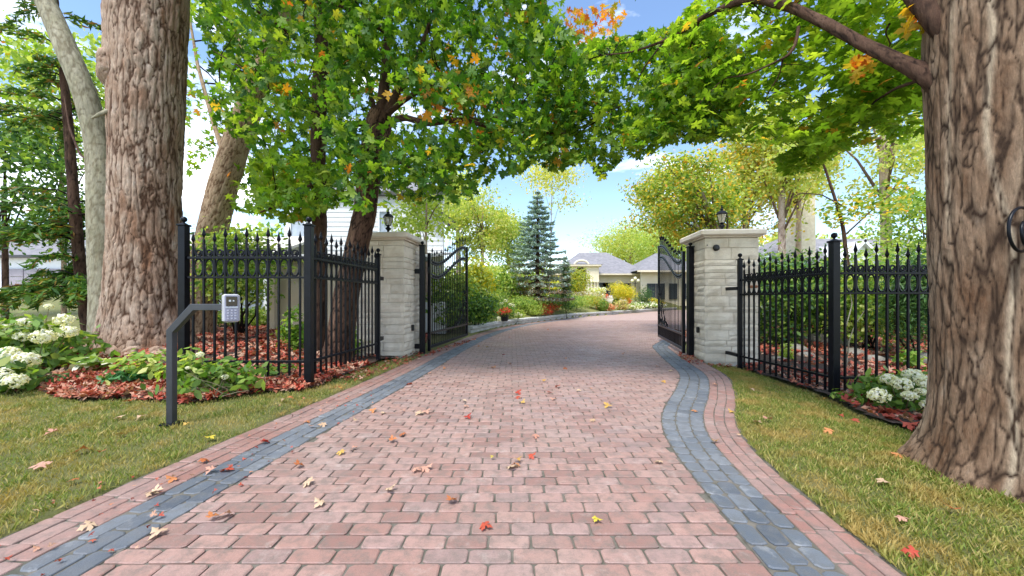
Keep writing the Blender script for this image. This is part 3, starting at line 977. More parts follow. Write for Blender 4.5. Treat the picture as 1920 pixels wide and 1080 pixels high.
def panel(par, a, b, dz, n, first_tall=False, zb_extra=0.0):
    a = Vector((a[0], a[1], 0)); b = Vector((b[0], b[1], 0))
    d = b - a; L = d.length; t = d.normalized(); ang = math.atan2(t.y, t.x)
    for z, th, wd in ((Z_TOP, .030, .038), (Z_MID, .026, .034), (Z_LOW, .030, .038)):
        c = (a + b) / 2
        G().box((c.x, c.y, z + dz), (L, wd, th), ang, .003).build('rail', m_iron, par)
    sp = L / n
    for i in range(n):
        c = a + t * sp * (i + .5)
        tall = (i % 2 == 1) ^ first_tall
        k = inst('picket', TALL if tall else SHORT, par, (c.x, c.y, dz), ang)
        sph = inst('spearhead', SPEAR, None, (0, 0, 0))
        sph.parent = k; sph.location = (0, 0, 1.905 if tall else 1.845)
        if i < n - 1:
            c2 = a + t * sp * (i + 1)
            inst('ring', RING, par, (c2.x, c2.y, dz + (Z_TOP + Z_MID) / 2), ang, (sp / .131 * .98, 1, .93))
            inst('scroll', SCROLL, par, (c2.x, c2.y, dz + Z_TOP + .015), ang, (sp / .131, 1, 1))
    return t

A_ = (-2.58, 4.82); B_ = (-2.40, 6.80)
fenceL = thing('iron_fence', 'black wrought iron spear fence with corner post, left of the driveway beside the keypad', 'fence', (A_[0], A_[1], 0), 'iron fences flanking the gate pillars')
panel(fenceL, (-4.12, 4.82), (-2.625, 4.82), 0, 11)
panel(fenceL, (A_[0] + .006, A_[1] + .07), (B_[0] - .004, B_[1] - .05), 0, 15)
add_post(fenceL, A_[0], A_[1], -.05, 2.07)
add_post(fenceL, -4.17, 4.82, -.02, 2.07)
add_post(fenceL, B_[0], B_[1], -.05, 1.93, .065)
for z in (1.52, .42):
    G().box((B_[0] + .0, B_[1] + .12, z), (.05, .22, .07), 0, .004).build('wall_bracket', m_iron, fenceL)

C_ = (4.07, 4.79); D_ = (3.98, 6.62)
DZ = -0.2
fenceR = thing('iron_fence', 'black wrought iron spear fence with corner post, right of the driveway by the big tree', 'fence', (C_[0], C_[1], -.1), 'iron fences flanking the gate pillars')
panel(fenceR, (C_[0] + .07, C_[1]), (5.60, 4.79), DZ, 11)
panel(fenceR, (D_[0] + .003, D_[1] - .05), (C_[0] - .003, C_[1] + .07), DZ, 14)
add_post(fenceR, C_[0], C_[1], -.2, 1.86)
add_post(fenceR, D_[0], D_[1], -.15, 1.82, .065)
add_post(fenceR, 5.66, 4.79, -.2, 1.86)
for z in (1.33, .16):
    G().box((D_[0] - .02, D_[1] + .20, z), (.05, .36, .06), 0, .004).build('wall_bracket', m_iron, fenceR)

# ------------------------------------------------------------ gates
def gate(label, hx, hy, fx_, fy_, side):
    h = Vector((hx, hy, 0)); f = Vector((fx_, fy_, 0))
    d = f - h; L = d.length; t = d.normalized(); ang = math.atan2(t.y, t.x)
    par = thing('driveway_gate', label, 'gate', (hx, hy, 0), 'open driveway gate leaves')
    def W(s, z, o=0.0): return (hx + t.x * s - t.y * o, hy + t.y * s + t.x * o, z)
    def curve(s):
        u = min(max((s / L - .10) / .82, 0), 1)
        return 1.955 + .02 * math.cos(math.pi * min(s / (.22 * L), 1)) + .66 * u * u * (3 - 2 * u)
    G().box(W(.03, 1.08), (.065, .06, 2.08), ang, .004).build('hinge_stile', m_iron, par)
    zt = curve(L) + .03
    G().box(W(L - .03, (zt + .09) / 2), (.06, .055, zt - .09), ang, .004).build('meeting_stile', m_iron, par)
    for z, hh in ((.12, .06), (.42, .045)):
        G().box(W(L / 2, z), (L - .11, .045, hh), ang, .004).build('rail', m_iron, par)
    for dz in (0, -.055, -.30, -.355):
        g = G()
        pts = [W(.06 + (L - .12) * k / 40, curve(.06 + (L - .12) * k / 40) + dz) for k in range(41)]
        g.tube(pts, .011, 6, flat=1.7); g.build('curved_rail', m_iron, par, True)
    n = 19
    sp = (L - .12) / (n + 1)
    beads = G()
    for i in range(n):
        s = .06 + sp * (i + 1)
        z1 = curve(s) + (.12 if i % 2 else .17)
        g = G(); g.box(W(s, (z1 + .15) / 2), (.016, .016, z1 - .15), ang)
        k = g.build('picket', m_iron, par, origin=W(s, 0))
        sph = bpy.data.objects.new('spearhead', SPEAR_S); COL.objects.link(sph)
        sph.parent = k; sph.location = (0, 0, z1)
        g = G(); s2 = s + sp / 2
        g.box(W(s2, .27), (.008, .008, .26), ang)
        g.build('dog_bar', m_iron, par)
        if i < n - 1:
            for dz in (-.0275, -.3275):
                x, y, z = W(s2, curve(s2) + dz)
                beads.lathe((x, y, z), [(.004, -.022), (.018, -.012), (.018, .012), (.004, .022)], 8)
    beads.build('beads', m_iron, par, kind='stuff')
    # foliage-like scrollwork in the lower free corner
    def spiral(cx, cz, R0, a0, turns, r=.010, o=.03, sg=1):
        pts = []
        for k in range(27):
            u = k / 26
            a = a0 + sg * turns * 2 * math.pi * u
            rr = R0 * (1 - .8 * u)
            pts.append(W(cx + rr * math.cos(a), cz + rr * math.sin(a), o))
        g = G(); g.tube(pts, [r * (1 - .4 * k / 26) for k in range(27)], 6); g.build('scrollwork', m_iron, par, True)
    for o in (.03, -.03):
        spiral(L - .27, .62, .18, math.pi * 1.0, 1.3, o=o)
        spiral(L - .62, .56, .12, 0, 1.3, o=o, sg=-1)
        spiral(L - .20, .98, .12, -math.pi / 2, 1.2, o=o, sg=-1)
        spiral(L - .16, 1.28, .08, math.pi / 2, 1.2, o=o)
        spiral(L - 1.0, .52, .08, math.pi, 1.2, o=o)
        g = G(); pts = []
        for k in range(21):
            u = k / 20
            pts.append(W(L - 1.15 + 1.08 * u, .46 + 1.05 * u ** 2.1, o))
        g.tube(pts, [.013 * (1 - .5 * k / 20) for k in range(21)], 6); g.build('scrollwork', m_iron, par, True)
        for u, sg in ((.35, 1), (.55, -1), (.75, 1), (.9, -1)):
            s0 = L - 1.15 + 1.08 * u; z0 = .46 + 1.05 * u ** 2.1
            g = G(); pts = [W(s0 + sg * .05 * k / 6 * (1 - k / 12), z0 + .10 * k / 6, o) for k in range(7)]
            g.tube(pts, [.004, .012, .018, .02, .016, .01, .002], 6, flat=.5); g.build('leaf_scroll', m_iron, par, True)
    # hinges
    for z in (.35, 1.75):
        x, y, _ = W(-.02, 0)
        G().lathe((x, y, z), [(.018, -.06), (.022, -.05), (.022, .05), (.018, .06)], 10).build('hinge', m_iron, par)
    return par
gate('open black iron gate leaf on the left, hinged beside the stone pillar under the maples', -1.76, 8.02, -1.29, 10.92, 0)
gate('open black iron gate leaf on the right, hinged beside the pillar with the clear lamp', 3.50, 7.72, 4.10, 10.60, 1)
for (x, y, zt, lab) in ((-1.86, 7.87, 2.24, 'square black gate post between left pillar and left gate leaf'),
                        (3.56, 7.57, 2.17, 'square black gate post between right pillar and right gate leaf')):
    t = thing('gate_post', lab, 'post', (x, y, 0), 'gate posts')
    G().box((x, y, zt / 2 - .02), (.105, .105, zt + .04), 0, .005).build('shaft', m_iron, t)
    G().box((x, y, zt + .012), (.13, .13, .024), 0, .005).build('cap', m_iron, t)
    ball_geo(x, y, zt + .022, .036).build('ball', m_iron, t, True)
    sx = -1 if x < 0 else 1
    for z in (.16, 1.72):
        G().box((x + sx * .12, y + .02, z), (.14, .06, .10), 0, .004).build('wall_bracket', m_iron, t)

# ------------------------------------------------------------ stone pillars
def pillar(label, cx, cy, size, H, seed, mirror):
    rr = random.Random(seed)
    rot = R_(-5)
    cr, sr = math.cos(rot), math.sin(rot)
    t = thing('stone_pillar', label, 'pillar', (cx, cy, 0), 'gate pillars')
    def W(u, v, z): return (cx + u * cr - v * sr, cy + u * sr + v * cr, z)
    h = size / 2
    G().box((cx, cy, H / 2 - .1), (size - .045, size - .045, H + .2), rot).build('mortar_core', m_mortar, t)
    nrs = np.random.default_rng(seed)
    def block(u0, u1, z0, z1, face, prot):
        # face 0 front(-v) 1 right(+u) 2 back 3 left ; u along the face
        nu, nz = max(2, int((u1 - u0) / .07)), max(2, int((z1 - z0) / .06))
        vs, fs = [], []
        g0 = .004
        us = np.linspace(u0 + g0, u1 - g0, nu + 1); zs = np.linspace(z0 + g0, z1 - g0, nz + 1)
        off = nrs.uniform(-.2, .2, 2)
        for zi, z in enumerate(zs):
            for ui, u in enumerate(us):
                e = min(1, min(ui, nu - ui) * 1.0, min(zi, nz - zi) * 1.0)
                dd = h + prot * (.25 + .75 * e) + (nrs.uniform(-.0045, .0045) if e > 0 else nrs.uniform(-.003, .003))
                if face == 0: p = W(u, -dd, z)
                elif face == 1: p = W(dd, u, z)
                elif face == 2: p = W(-u, dd, z)
                else: p = W(-dd, -u, z)
                vs.append(p)
        m = nu + 1
        for zi in range(nz):
            for ui in range(nu):
                a = zi * m + ui
                fs.append((a, a + 1, a + m + 1, a + m))
        # sides back into the core
        edge = [i for i in range(m)] + [zi * m + nu for zi in range(1, nz + 1)] + [nz * m + ui for ui in range(nu - 1, -1, -1)] + [zi * m for zi in range(nz - 1, 0, -1)]
        base = len(vs)
        for i in edge:
            x, y, z = vs[i]
            if face == 0: q = (-sr, cr)
            elif face == 1: q = (-cr, -sr)
            elif face == 2: q = (sr, -cr)
            else: q = (cr, sr)
            vs.append((x + q[0] * .05, y + q[1] * .05, z))
        ne = len(edge)
        for k in range(ne):
            k2 = (k + 1) % ne
            fs.append((edge[k2], edge[k], base + k, base + k2))
        G().add(vs, fs).build('stone', m_stone, t)
    z = -.02
    Ht = H - .012
    ci = 0
    while z < Ht - .03:
        hh = rr.choice([.13, .16, .19, .22, .11])
        if Ht - z < hh + .09: hh = Ht - z
        for face in range(4):
            full = (face % 2 == 0) ^ (ci % 2 == 1)
            a, b = (-h - .012, h + .012) if full else (-h + .012, h - .012)
            u = a
            while u < b - .02:
                w = rr.uniform(.26, .55)
                if b - (u + w) < .2: w = b - u
                pr = rr.uniform(.006, .022)
                if hh > .17 and rr.random() < .35 and w < .5:
                    zs = z + hh * rr.uniform(.4, .6)
                    block(u, u + w, z, zs, face, pr); block(u, u + w, zs, z + hh, face, rr.uniform(.006, .02))
                else:
                    block(u, u + w, z, z + hh, face, pr)
                u += w
        z += hh
        ci += 1
    G().box((cx, cy, H + .015), (size + .08, size + .08, .03), rot, .006).build('neck_course', m_cap, t)
    G().box((cx, cy, H + .085), (size + .22, size + .22, .11), rot, .022).build('capstone', m_cap, t)
    return t, W, h
pL, WL, hL = pillar('square limestone pillar left of the driveway with maple branches hanging over its cap', -2.50, 7.78, .93, 2.28, 3, -1)
pR, WR, hR = pillar('square limestone pillar right of the driveway with black disc and lamp on top', 4.09, 7.46, .93, 2.28, 8, 1)
def disc(par, c, r, axis_y=True):
    g = G()
    prof = [(r * .6, .035), (r, .02), (r, 0)]
    vs, fs = [], []
    n = 16
    for rad, off in [(r, 0), (r, .018), (r * .8, .03), (r * .3, .034)]:
        for k in range(n):
            a = 2 * math.pi * k / n
            vs.append((c[0] + rad * math.cos(a), c[1] - off, c[2] + rad * math.sin(a)))
    for i in range(3):
        for k in range(n): fs.append((i * n + k, i * n + (k + 1) % n, (i + 1) * n + (k + 1) % n, (i + 1) * n + k))
    fs.append(tuple(range(3 * n, 4 * n)))
    return g.add(vs, fs).build('speaker_disc', m_iron_dark, par, True)
q = WR(-.28, -hR - .016, 2.09); disc(pR, q, .06)
q = WR(-hR - .03, -.20, .55); G().box(q, (.05, .06, .115), R_(-5), .01).build('sensor_box', m_iron_dark, pR)
q = WL(hL + .03, -.05, .56); G().box(q, (.05, .06, .125), R_(-5), .01).build('sensor_box', m_iron_dark, pL)
q = WR(-hR + .03, -hR - .014, 2.14); G().box(q, (.02, .02, .02), 0, .004).build('screw_hole', m_iron_dark, pR)
G().box(WR(.36, -hR - .03, 1.37), (.16, .05, .05), R_(-5), .008).build('rusty_plate', M_plain('rusty_iron', (.32, .13, .06), (.2, .08, .04), 20, .8), pR)

def lantern(label, cx, cy, zb):
    t = thing('pillar_lamp', label, 'lamp', (cx, cy, zb), 'lamps on the gate pillars')
    G().lathe((cx, cy, zb), [(.075, 0), (.075, .015), (.045, .03), (.03, .045), (.022, .10), (.03, .125), (.055, .15), (.06, .165), (.03, .185), (.025, .20)], 16).build('stem', m_iron, t, True)
    G().lathe((cx, cy, zb + .20), [(.03, 0), (.058, .012), (.058, .02)], 6).build('lower_ring', m_iron, t)
    g = G(); g.lathe((cx, cy, zb + .222), [(.050, 0), (.092, .155)], 6)
    g.build('glass', m_frost, t)
    for k in range(6):
        a = 2 * math.pi * k / 6
        g = G(); g.tube([(cx + .054 * math.cos(a), cy + .054 * math.sin(a), zb + .22), (cx + .097 * math.cos(a), cy + .097 * math.sin(a), zb + .38)], .0045, 5)
        g.build('cage_bar', m_iron, t)
    G().lathe((cx, cy, zb + .378), [(.104, 0), (.112, .008), (.112, .018), (.085, .05), (.055, .075), (.03, .085), (.03, .10), (.038, .108), (.02, .125), (.01, .135)], 6).build('roof', m_iron, t)
    G().lathe((cx, cy, zb + .512), [(.006, 0), (.016, .012), (.017, .022), (.008, .034), (.005, .05), (.001, .07)], 10).build('finial', m_iron, t, True)
    G().lathe((cx, cy, zb + .23), [(.012, 0), (.012, .06), (.008, .09), (.001, .11)], 8).build('bulb', m_keyw, t, True)
lantern('black lantern with clear glass standing on the right stone pillar', 4.13, 7.46, 2.42)
lantern('black lantern half hidden by maple leaves on the left stone pillar', -2.52, 7.72, 2.42)

# ------------------------------------------------------------ keypad stand
kx, ky = -3.06, 3.41
ks = thing('keypad_stand', 'grey and black bent pole stand with white entry keypad on the lawn edge', 'intercom', (kx, ky, 0))
w = .056
y0 = ky
prof = [(kx - w / 2, -.05), (kx + w / 2, -.05), (kx + w / 2, .845), (kx + .215, 1.045), (-2.56, 1.045), (-2.56, 1.103), (kx + .185, 1.103), (kx - w / 2, .868)]
vs = [(x, y0 - w / 2, z) for x, z in prof] + [(x, y0 + w / 2, z) for x, z in prof]
n = len(prof)
fs = [tuple(range(n)), tuple(range(2 * n - 1, n - 1, -1))] + [(i + n, (i + 1) % n + n, (i + 1) % n, i) for i in range(n)]
G().box((kx, ky, .03), (.13, .13, .012), 0, .003).build('base_plate', m_iron, ks)
for q_ in (-1, 1):
    G().lathe((kx + q_ * .048, ky - .048, .034), [(.008, 0), (.008, .010), (.003, .012)], 6).build('bolt', m_iron, ks)
so = G().add(vs, fs).build('bent_pole', M_plain('satin_black_steel', (.03, .032, .038), (.045, .047, .055), 6, .38), ks)
bv = so.modifiers.new('bevel', 'BEVEL'); bv.width = .005; bv.segments = 2
ka = R_(46)
nn = Vector((math.sin(ka), -math.cos(ka), 0)); tt = Vector((math.cos(ka), math.sin(ka), 0))
kc = Vector((-2.50, ky - .03, 1.065))
shell = G().box(tuple(kc - nn * .028), (.125, .072, .25), ka, .014).build('keypad_shell', m_keyw, ks)
G().box(tuple(kc + tt * .0 + nn * .004), (.106, .012, .232), ka, .005).build('face_plate', m_keyg, shell)
G().box(tuple(kc + nn * .012 + Vector((0, 0, .062))), (.082, .008, .085), ka, .003).build('screen', m_screen, shell)
for q, rr_ in ((-.014, .008), (.012, .006)):
    c = kc + nn * .018 + tt * q + Vector((0, 0, .066))
    G().box(tuple(c), (rr_ * 2, .004, rr_ * 2), ka, .0015).build('camera_lens', m_lens, shell)
G().box(tuple(kc + nn * .012 + Vector((0, 0, .008))), (.09, .006, .010), ka, .001).build('name_strip', m_lens, shell)
for r in range(4):
    for c_ in range(3):
        c = kc + nn * .013 + tt * ((c_ - 1) * .027) + Vector((0, 0, -.020 - r * .024))
        G().box(tuple(c), (.016, .007, .014), ka, .002).build('key', m_keyb, shell)

# ------------------------------------------------------------ crowns
def in_view(p):
    y = np.maximum(p[:, 1], .01)
    return (np.abs(p[:, 0] / y * FPX) < 980) & (p[:, 1] > 1) & ((p[:, 2] - EYE) / y * FPX < 570)

def leaf_cloud(par, pos, size, mats, n_single=0, droop=.55, up=.5, tmpls=MAPLE, name='foliage', seedn=None, face=0.0):
    n = len(pos)
    nrm = rand_dir(n, up)
    nrm[:, 1] -= face
    tip = rand_dir(n); tip[:, 2] = tip[:, 2] * .5 - droop
    sc = rng.uniform(size[0], size[1], n)
    if n_single:
        vis = in_view(pos)
        d = np.linalg.norm(pos - np.array([0, 0, EYE]), axis=1) / sc
        d[~vis] = 1e9
        od = np.argsort(d)
        near, rest = od[:n_single], od[n_single:]
        Rm = frames(nrm, tip)
        meshes = []
        for k, (TV, TF) in enumerate(tmpls):
            for mat in mats:
                o = np_mesh('leaf', TV, TF, mat); me = o.data; bpy.data.objects.remove(o); meshes.append(me)
        off = wloc(par)
        for i in near:
            o = bpy.data.objects.new('leaf', meshes[int(rng.integers(len(meshes)))])
            COL.objects.link(o)
            o.parent = par
            M = np.eye(4); M[:3, :3] = Rm[i] * sc[i]; M[:3, 3] = pos[i] - np.array(off)
            o.matrix_local = Matrix(M.tolist())
    else:
        rest = np.arange(n)
    k = 0
    for ti, tm in enumerate(tmpls):
        for mi, mat in enumerate(mats):
            sel = rest[(np.arange(len(rest)) % (len(tmpls) * len(mats))) == k]
            k += 1
            if len(sel): scatter(name, tm, pos[sel], nrm[sel], tip[sel], sc[sel], mat, par)

def px_cloud(poly, n, d0, d1, thr=.42, scale=1.6, seed=11, hole=None, slope=None, layers=True, pw=1.0):
    """foliage positions inside a volume seen through an outline; clumped by world-space noise"""
    out = np.zeros((0, 3))
    px = [p[0] for p in poly]; py = [p[1] for p in poly]
    tries = 0
    while len(out) < n and tries < 60:
        tries += 1
        m = n * 2
        x = rng.uniform(min(px), max(px), m); y = rng.uniform(min(py), max(py), m)
        ok = in_poly(x, y, poly)
        x, y = x[ok], y[ok]
        d = d0 + (d1 - d0) * rng.random(len(x)) ** pw
        if slope is not None: d = d * slope(x, y)
        pos = np.stack([(x - 960) * d / FPX, d, EYE + (560 - y) * d / FPX], -1)
        sq = pos * np.array([1, 1, 1.7]) * scale
        keep = .72 * fbm(sq, 2, seed) + .28 * vnoise(sq * 3.3, seed + 8) > thr
        if hole is not None: keep &= ~hole(x, y)
        out = np.concatenate([out, pos[keep]])
    return out[:n]

def twigs(par, anchors, targets, name, mat, r=.012, sag=.12):
    anchors = np.array([tuple(a) for a in anchors]); g = G()
    for t in targets:
        dd = np.linalg.norm(anchors - t, axis=1)
        if dd.min() > 1.7: continue
        a = anchors[int(np.argmin(dd + rng.random(len(dd)) * .15))]
        L = np.linalg.norm(t - a)
        pts = []
        k1 = rng.normal(0, .07, 3) * L
        for k in range(9):
            u = k / 8
            p = a * (1 - u) + t * u + k1 * math.sin(math.pi * u) + np.array([0, 0, sag * L * math.sin(math.pi * u)]) + rng.normal(0, .008, 3) * L
            pts.append(p)
        rr = r * min(1.6, .5 + L * .5)
        g.tube(pts, [rr * (1 - .75 * k / 8) for k in range(9)], 6)
    g.build(name, mat, par, True, kind='stuff')

def dense(pts, m=6):
    out = []
    for i in range(len(pts) - 1):
        for k in range(m): out.append(Vector(pts[i]).lerp(Vector(pts[i + 1]), k / m))
    return out + [Vector(pts[-1])]

# ------------------------------------------------------------ big old maple, left
dL = 6.6
def tone_left(TH, S, arc):
    # orange-brown flaked strips; the right flank's shade is put into the tone
    return .55 * smooth(.58, .70, fbm(arc * np.array([5, 5, 1.6]), 3, 77)) + .5 * smooth(-.1, .9, np.cos(TH - 1.6)) * smooth(.4, .6, fbm(arc * np.array([6, 6, 2]), 2, 78))
tree = thing('old_maple_tree', 'huge old maple trunk with rough peeling bark behind the hydrangeas on the left', 'tree', (P(268, 660, dL).x, dL, .25))
pth = [Vector((P(272, 660, dL).x, dL, .05)), P(273, 560, dL), P(275, 420, dL), P(274, 300, dL), P(278, 160, dL), P(281, 0, dL), P(290, -250, dL), P(300, -600, dL)]
bark('trunk', pth, [.56, .52, .485, .485, .51, .53, .50, .42], m_barkL, tree, 240, 600, .026, 10.5, 1.05, flare=.55,
     lobes=[(.5, .5, .9), (2.2, .4, .8), (3.4, .45, 1.1), (5.2, .4, .9), (1.3, .3, .5)], seed=4, tonef=tone_left, flare_h=.42)
limb('branch', [P(265, 240, dL), P(238, 180, dL - .1), P(224, 110, dL - .1), P(218, 0, dL - .1), P(204, -160, dL + .1), P(170, -400, dL + .6)], [.30, .27, .21, .18, .17, .12], m_barkL, tree, 40, .04, .018, 9, 3)
# burl and broken stub
limb('burl', [P(226, 80, dL - .2), P(214, 112, dL - .28), P(210, 140, dL - .28), P(224, 185, dL - .25)], [.08, .19, .19, .06], m_barkL, tree, 36, .02, .035, 14, 9)
limb('broken_stub', [P(222, 205, dL - .3), P(198, 210, dL - .45), P(188, 214, dL - .5), P(172, 222, dL - .52)], [.05, .035, .028, .012], m_barkS, tree, 12, .02, .006)
# surface roots
for pts, r in (([P(225, 640, 6.0), P(205, 672, 5.9), P(160, 700, 5.8), P(120, 716, 5.6)], .16), ([P(290, 650, 6.0), P(320, 690, 5.7), P(345, 716, 5.4)], .12),
               ([P(250, 655, 6.0), P(240, 690, 5.75), P(255, 705, 5.5)], .13)):
    pts = [Vector((p.x, p.y, gz(p.x, p.y) + .03 - .05 * i)) for i, p in enumerate(pts)]
    limb('root', pts, [r, r * .75, r * .45, r * .15][:len(pts)], m_barkL, tree, 22, .03, .02, 12, 6)

tree = thing('smooth_barked_tree', 'pale smooth grey trunk leaning left out of the base of the huge old maple', 'tree', (P(203, 650, 7.0).x, 7.0, .25))
d = 7.05
pth = [P(206, 668, d), P(200, 560, d), P(196, 450, d), P(193, 340, d), P(184, 262, d), P(158, 170, d - .1), P(124, 90, d - .1), P(84, 0, d), P(30, -130, d + .2), P(-30, -300, d + .4)]
bark('trunk', pth, [.30, .235, .235, .225, .185, .17, .165, .155, .13, .10], m_barkS, tree, 60, 260, .006, 9, 5, flare=.3, flare_h=.2, seed=14)
limb('branch', [P(112, 55, d), P(100, 10, d), P(104, -40, d)], [.05, .04, .03], m_barkS, tree)
limb('branch', [P(192, 320, d), P(150, 290, 7.3), P(130, 240, 7.6), P(120, 180, 7.8)], [.035, .02, .015, .008], m_barkD, tree)

# ------------------------------------------------------------ cedar at far left
tree = thing('cedar_tree', 'dark green cedar with thin reddish trunk and long drooping boughs at the far left', 'tree', (P(168, 632, 8.3).x, 8.3, .2))
d = 8.3
cp = [P(170, 640, d), P(160, 570, d), P(152, 520, d), P(143, 430, d), P(135, 330, d), P(128, 230, d), P(118, 130, d), P(105, 20, d), P(95, -120, d), P(85, -330, d)]
bark('trunk', cp, [.13, .12, .10, .10, .09, .08, .065, .055, .04, .02], m_barkD, tree, 28, 200, .010, 20, 5, seed=5)
r2 = np.random.default_rng(12)
bg = G(); LP, LN, LT = [], [], []
cd = dense(cp, 8)
for i in range(96):
    f = r2.uniform(.14, .99) if i < 52 else r2.uniform(.14, .40)
    a = cd[int(f * (len(cd) - 1))]
    z = a.z
    ang = r2.uniform(0, 2 * math.pi)
    if r2.random() < .5: ang = r2.uniform(math.pi * .75, math.pi * 1.35)
    L = (2.3 if z < 4.5 else 1.7) * r2.uniform(.5, 1.05) * (1 - .45 * f)
    dr = Vector((math.cos(ang), math.sin(ang), 0))
    if a.y + dr.y * L < 7.2: L *= .5
    pts = []
    for k in range(8):
        u = k / 7
        pts.append(a + dr * L * u + Vector((0, 0, L * (.12 * math.sin(math.pi * u) - .20 * u * u + .0))) + Vector(r2.normal(0, .012, 3)) * L)
    bg.tube(pts, [.018 * (1 - .8 * k / 7) for k in range(8)], 5)
    m = int(150 * L)
    u = r2.uniform(.22, 1.05, m)
    base = np.array([[p.x, p.y, p.z] for p in pts])
    ui = np.clip(u, 0, .999) * 7
    lo = ui.astype(int); fr_ = (ui - lo)[:, None]
    pp = base[lo] * (1 - fr_) + base[np.minimum(lo + 1, 7)] * fr_
    side = r2.choice([-1, 1], m) * r2.uniform(0, .34, m) * (1.15 - u) * L * .55
    sd = np.array([-dr.y, dr.x, 0])
    pp = pp + side[:, None] * sd + r2.normal(0, .035, (m, 3)) + np.array([0, 0, -.05])
    LP.append(pp)
    tt_ = np.array([dr.x, dr.y, -.55])[None] + sd[None] * np.sign(side)[:, None] * .7 + r2.normal(0, .25, (m, 3))
    LT.append(tt_)
bg.build('bough', m_barkD, tree, True, kind='stuff')
LP = np.concatenate(LP); LT = np.concatenate(LT)
nn_ = rand_dir(len(LP), .9)
m_cedar = M_leaf('cedar_spray', [(0, (0.035, 0.10, 0.02)), (0.5, (0.08, 0.19, 0.03)), (0.85, (0.18, 0.30, 0.045)), (0.93, (0.35, 0.24, 0.04)), (1, (0.28, 0.12, 0.05))], 0.25)
scatter('foliage', LONG, LP, nn_, LT, r2.uniform(.10, .22, len(LP)), m_cedar, tree)

# ------------------------------------------------------------ leaning maple behind the left fence
tree = thing('leaning_maple_tree', 'tan barked maple trunk leaning right behind the keypad and left fence', 'tree', (P(372, 640, 9.0).x, 9.0, .25))
d = 9.0
lp = [P(366, 650, d), P(377, 560, d), P(392, 460, d), P(418, 350, d), P(450, 245, d), P(482, 170, d), P(515, 80, d), P(545, -40, d), P(570, -200, d)]
bark('trunk', lp, [.38, .33, .31, .30, .28, .25, .22, .19, .13], m_barkT, tree, 90, 300, .014, 13, 4, flare=.2, flare_h=.2, seed=24, tonef=lambda TH, S, a: S * 0)
b1 = [P(490, 160, d), P(440, 60, 9.3), P(400, -40, 9.5)]; limb('branch', b1, [.13, .08, .05], m_barkT, tree)
b2 = [P(430, 320, d), P(400, 230, 9.5), P(370, 120, 10), P(350, 0, 10.3)]; limb('branch', b2, [.07, .05, .04, .02], m_barkT, tree)
back = [(350, -380), (348, 250), (352, 330), (400, 290), (430, 330), (420, 390), (480, 400), (560, 380), (640, 330), (640, -380)]
def hole_b(x, y):
    return (((x - 385) / 38) ** 2 + ((y - 100) / 75) ** 2 < 1) & (rng.random(len(x)) < .85) | (((x - 395) / 40) ** 2 + ((y - 215) / 40) ** 2 < 1) & (rng.random(len(x)) < .7)
pos = px_cloud(back, 4600, 8.6, 11.5, .49, 1.3, 51, hole_b)
leaf_cloud(tree, pos, (.13, .20), [m_maple_y], 0, tmpls=MAPLE_S)
tg = pos[rng.choice(len(pos), 34)]
twigs(tree, dense(lp, 4) + dense(b1) + dense(b2), tg, 'twigs', m_barkD, .016)

# ------------------------------------------------------------ young dark maple just behind the left fence
tree = thing('slender_maple_tree', 'slender dark maple trunk rising straight behind the left side fence panel', 'tree', (P(596, 655, 7.3).x, 7.3, .1))
d = 7.3
sp_ = [P(594, 668, d), P(597, 600, d), P(598, 500, d), P(599, 400, d), P(596, 300, d), P(598, 200, d), P(603, 100, d), P(600, 0, d), P(596, -160, d), P(590, -330, d)]
bark('trunk', sp_, [.16, .135, .13, .135, .135, .14, .13, .11, .08, .04], m_barkD, tree, 40, 240, .010, 18, 5, flare=.2, flare_h=.15, seed=34)
bs = [[P(598, 330, d), P(560, 372, 6.9), P(520, 385, 6.6), P(488, 398, 6.4)], [P(596, 200, d), P(560, 172, 6.9), P(510, 150, 6.6), P(480, 143, 6.3), P(400, 95, 6.2)],
      [P(600, 180, d), P(625, 150, 7.2), P(650, 90, 7.0), P(690, 60, 6.7)], [P(597, 230, d), P(640, 255, 7.0), P(665, 300, 6.8)], [P(598, 120, d), P(540, 60, 7), P(480, 20, 6.6)]]
for b_ in bs: limb('branch', b_, [.045, .032, .022, .014, .008][:len(b_)], m_barkD, tree)
pa = [(372, 30), (400, 150), (395, 235), (470, 270), (470, 350), (480, 395), (560, 385), (600, 400), (640, 380), (700, 300), (700, -380), (420, -380), (400, -60)]
hole_a = lambda x, y: ((np.abs(x - 599) < 20) & (y > 60) & (y < 320) & (rng.random(len(x)) < .65)) | (((x - 555) / 34) ** 2 + ((y - 130) / 22) ** 2 < 1) & (rng.random(len(x)) < .8)
pos = px_cloud(pa, 5000, 5.4, 8.2, .50, 1.6, 61, hole_a)
lowc = px_cloud([(470, 300), (478, 400), (540, 420), (600, 405), (640, 330), (560, 290)], 500, 6.2, 7.6, .4, 2, 62)
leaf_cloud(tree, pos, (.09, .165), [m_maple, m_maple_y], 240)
leaf_cloud(tree, lowc, (.12, .18), [m_maple_y], 0)
tg = pos[rng.choice(len(pos), 80)]
twigs(tree, sum([dense(b_) for b_ in bs], []) + dense(sp_[3:], 4), tg, 'twigs', m_barkD, .010)

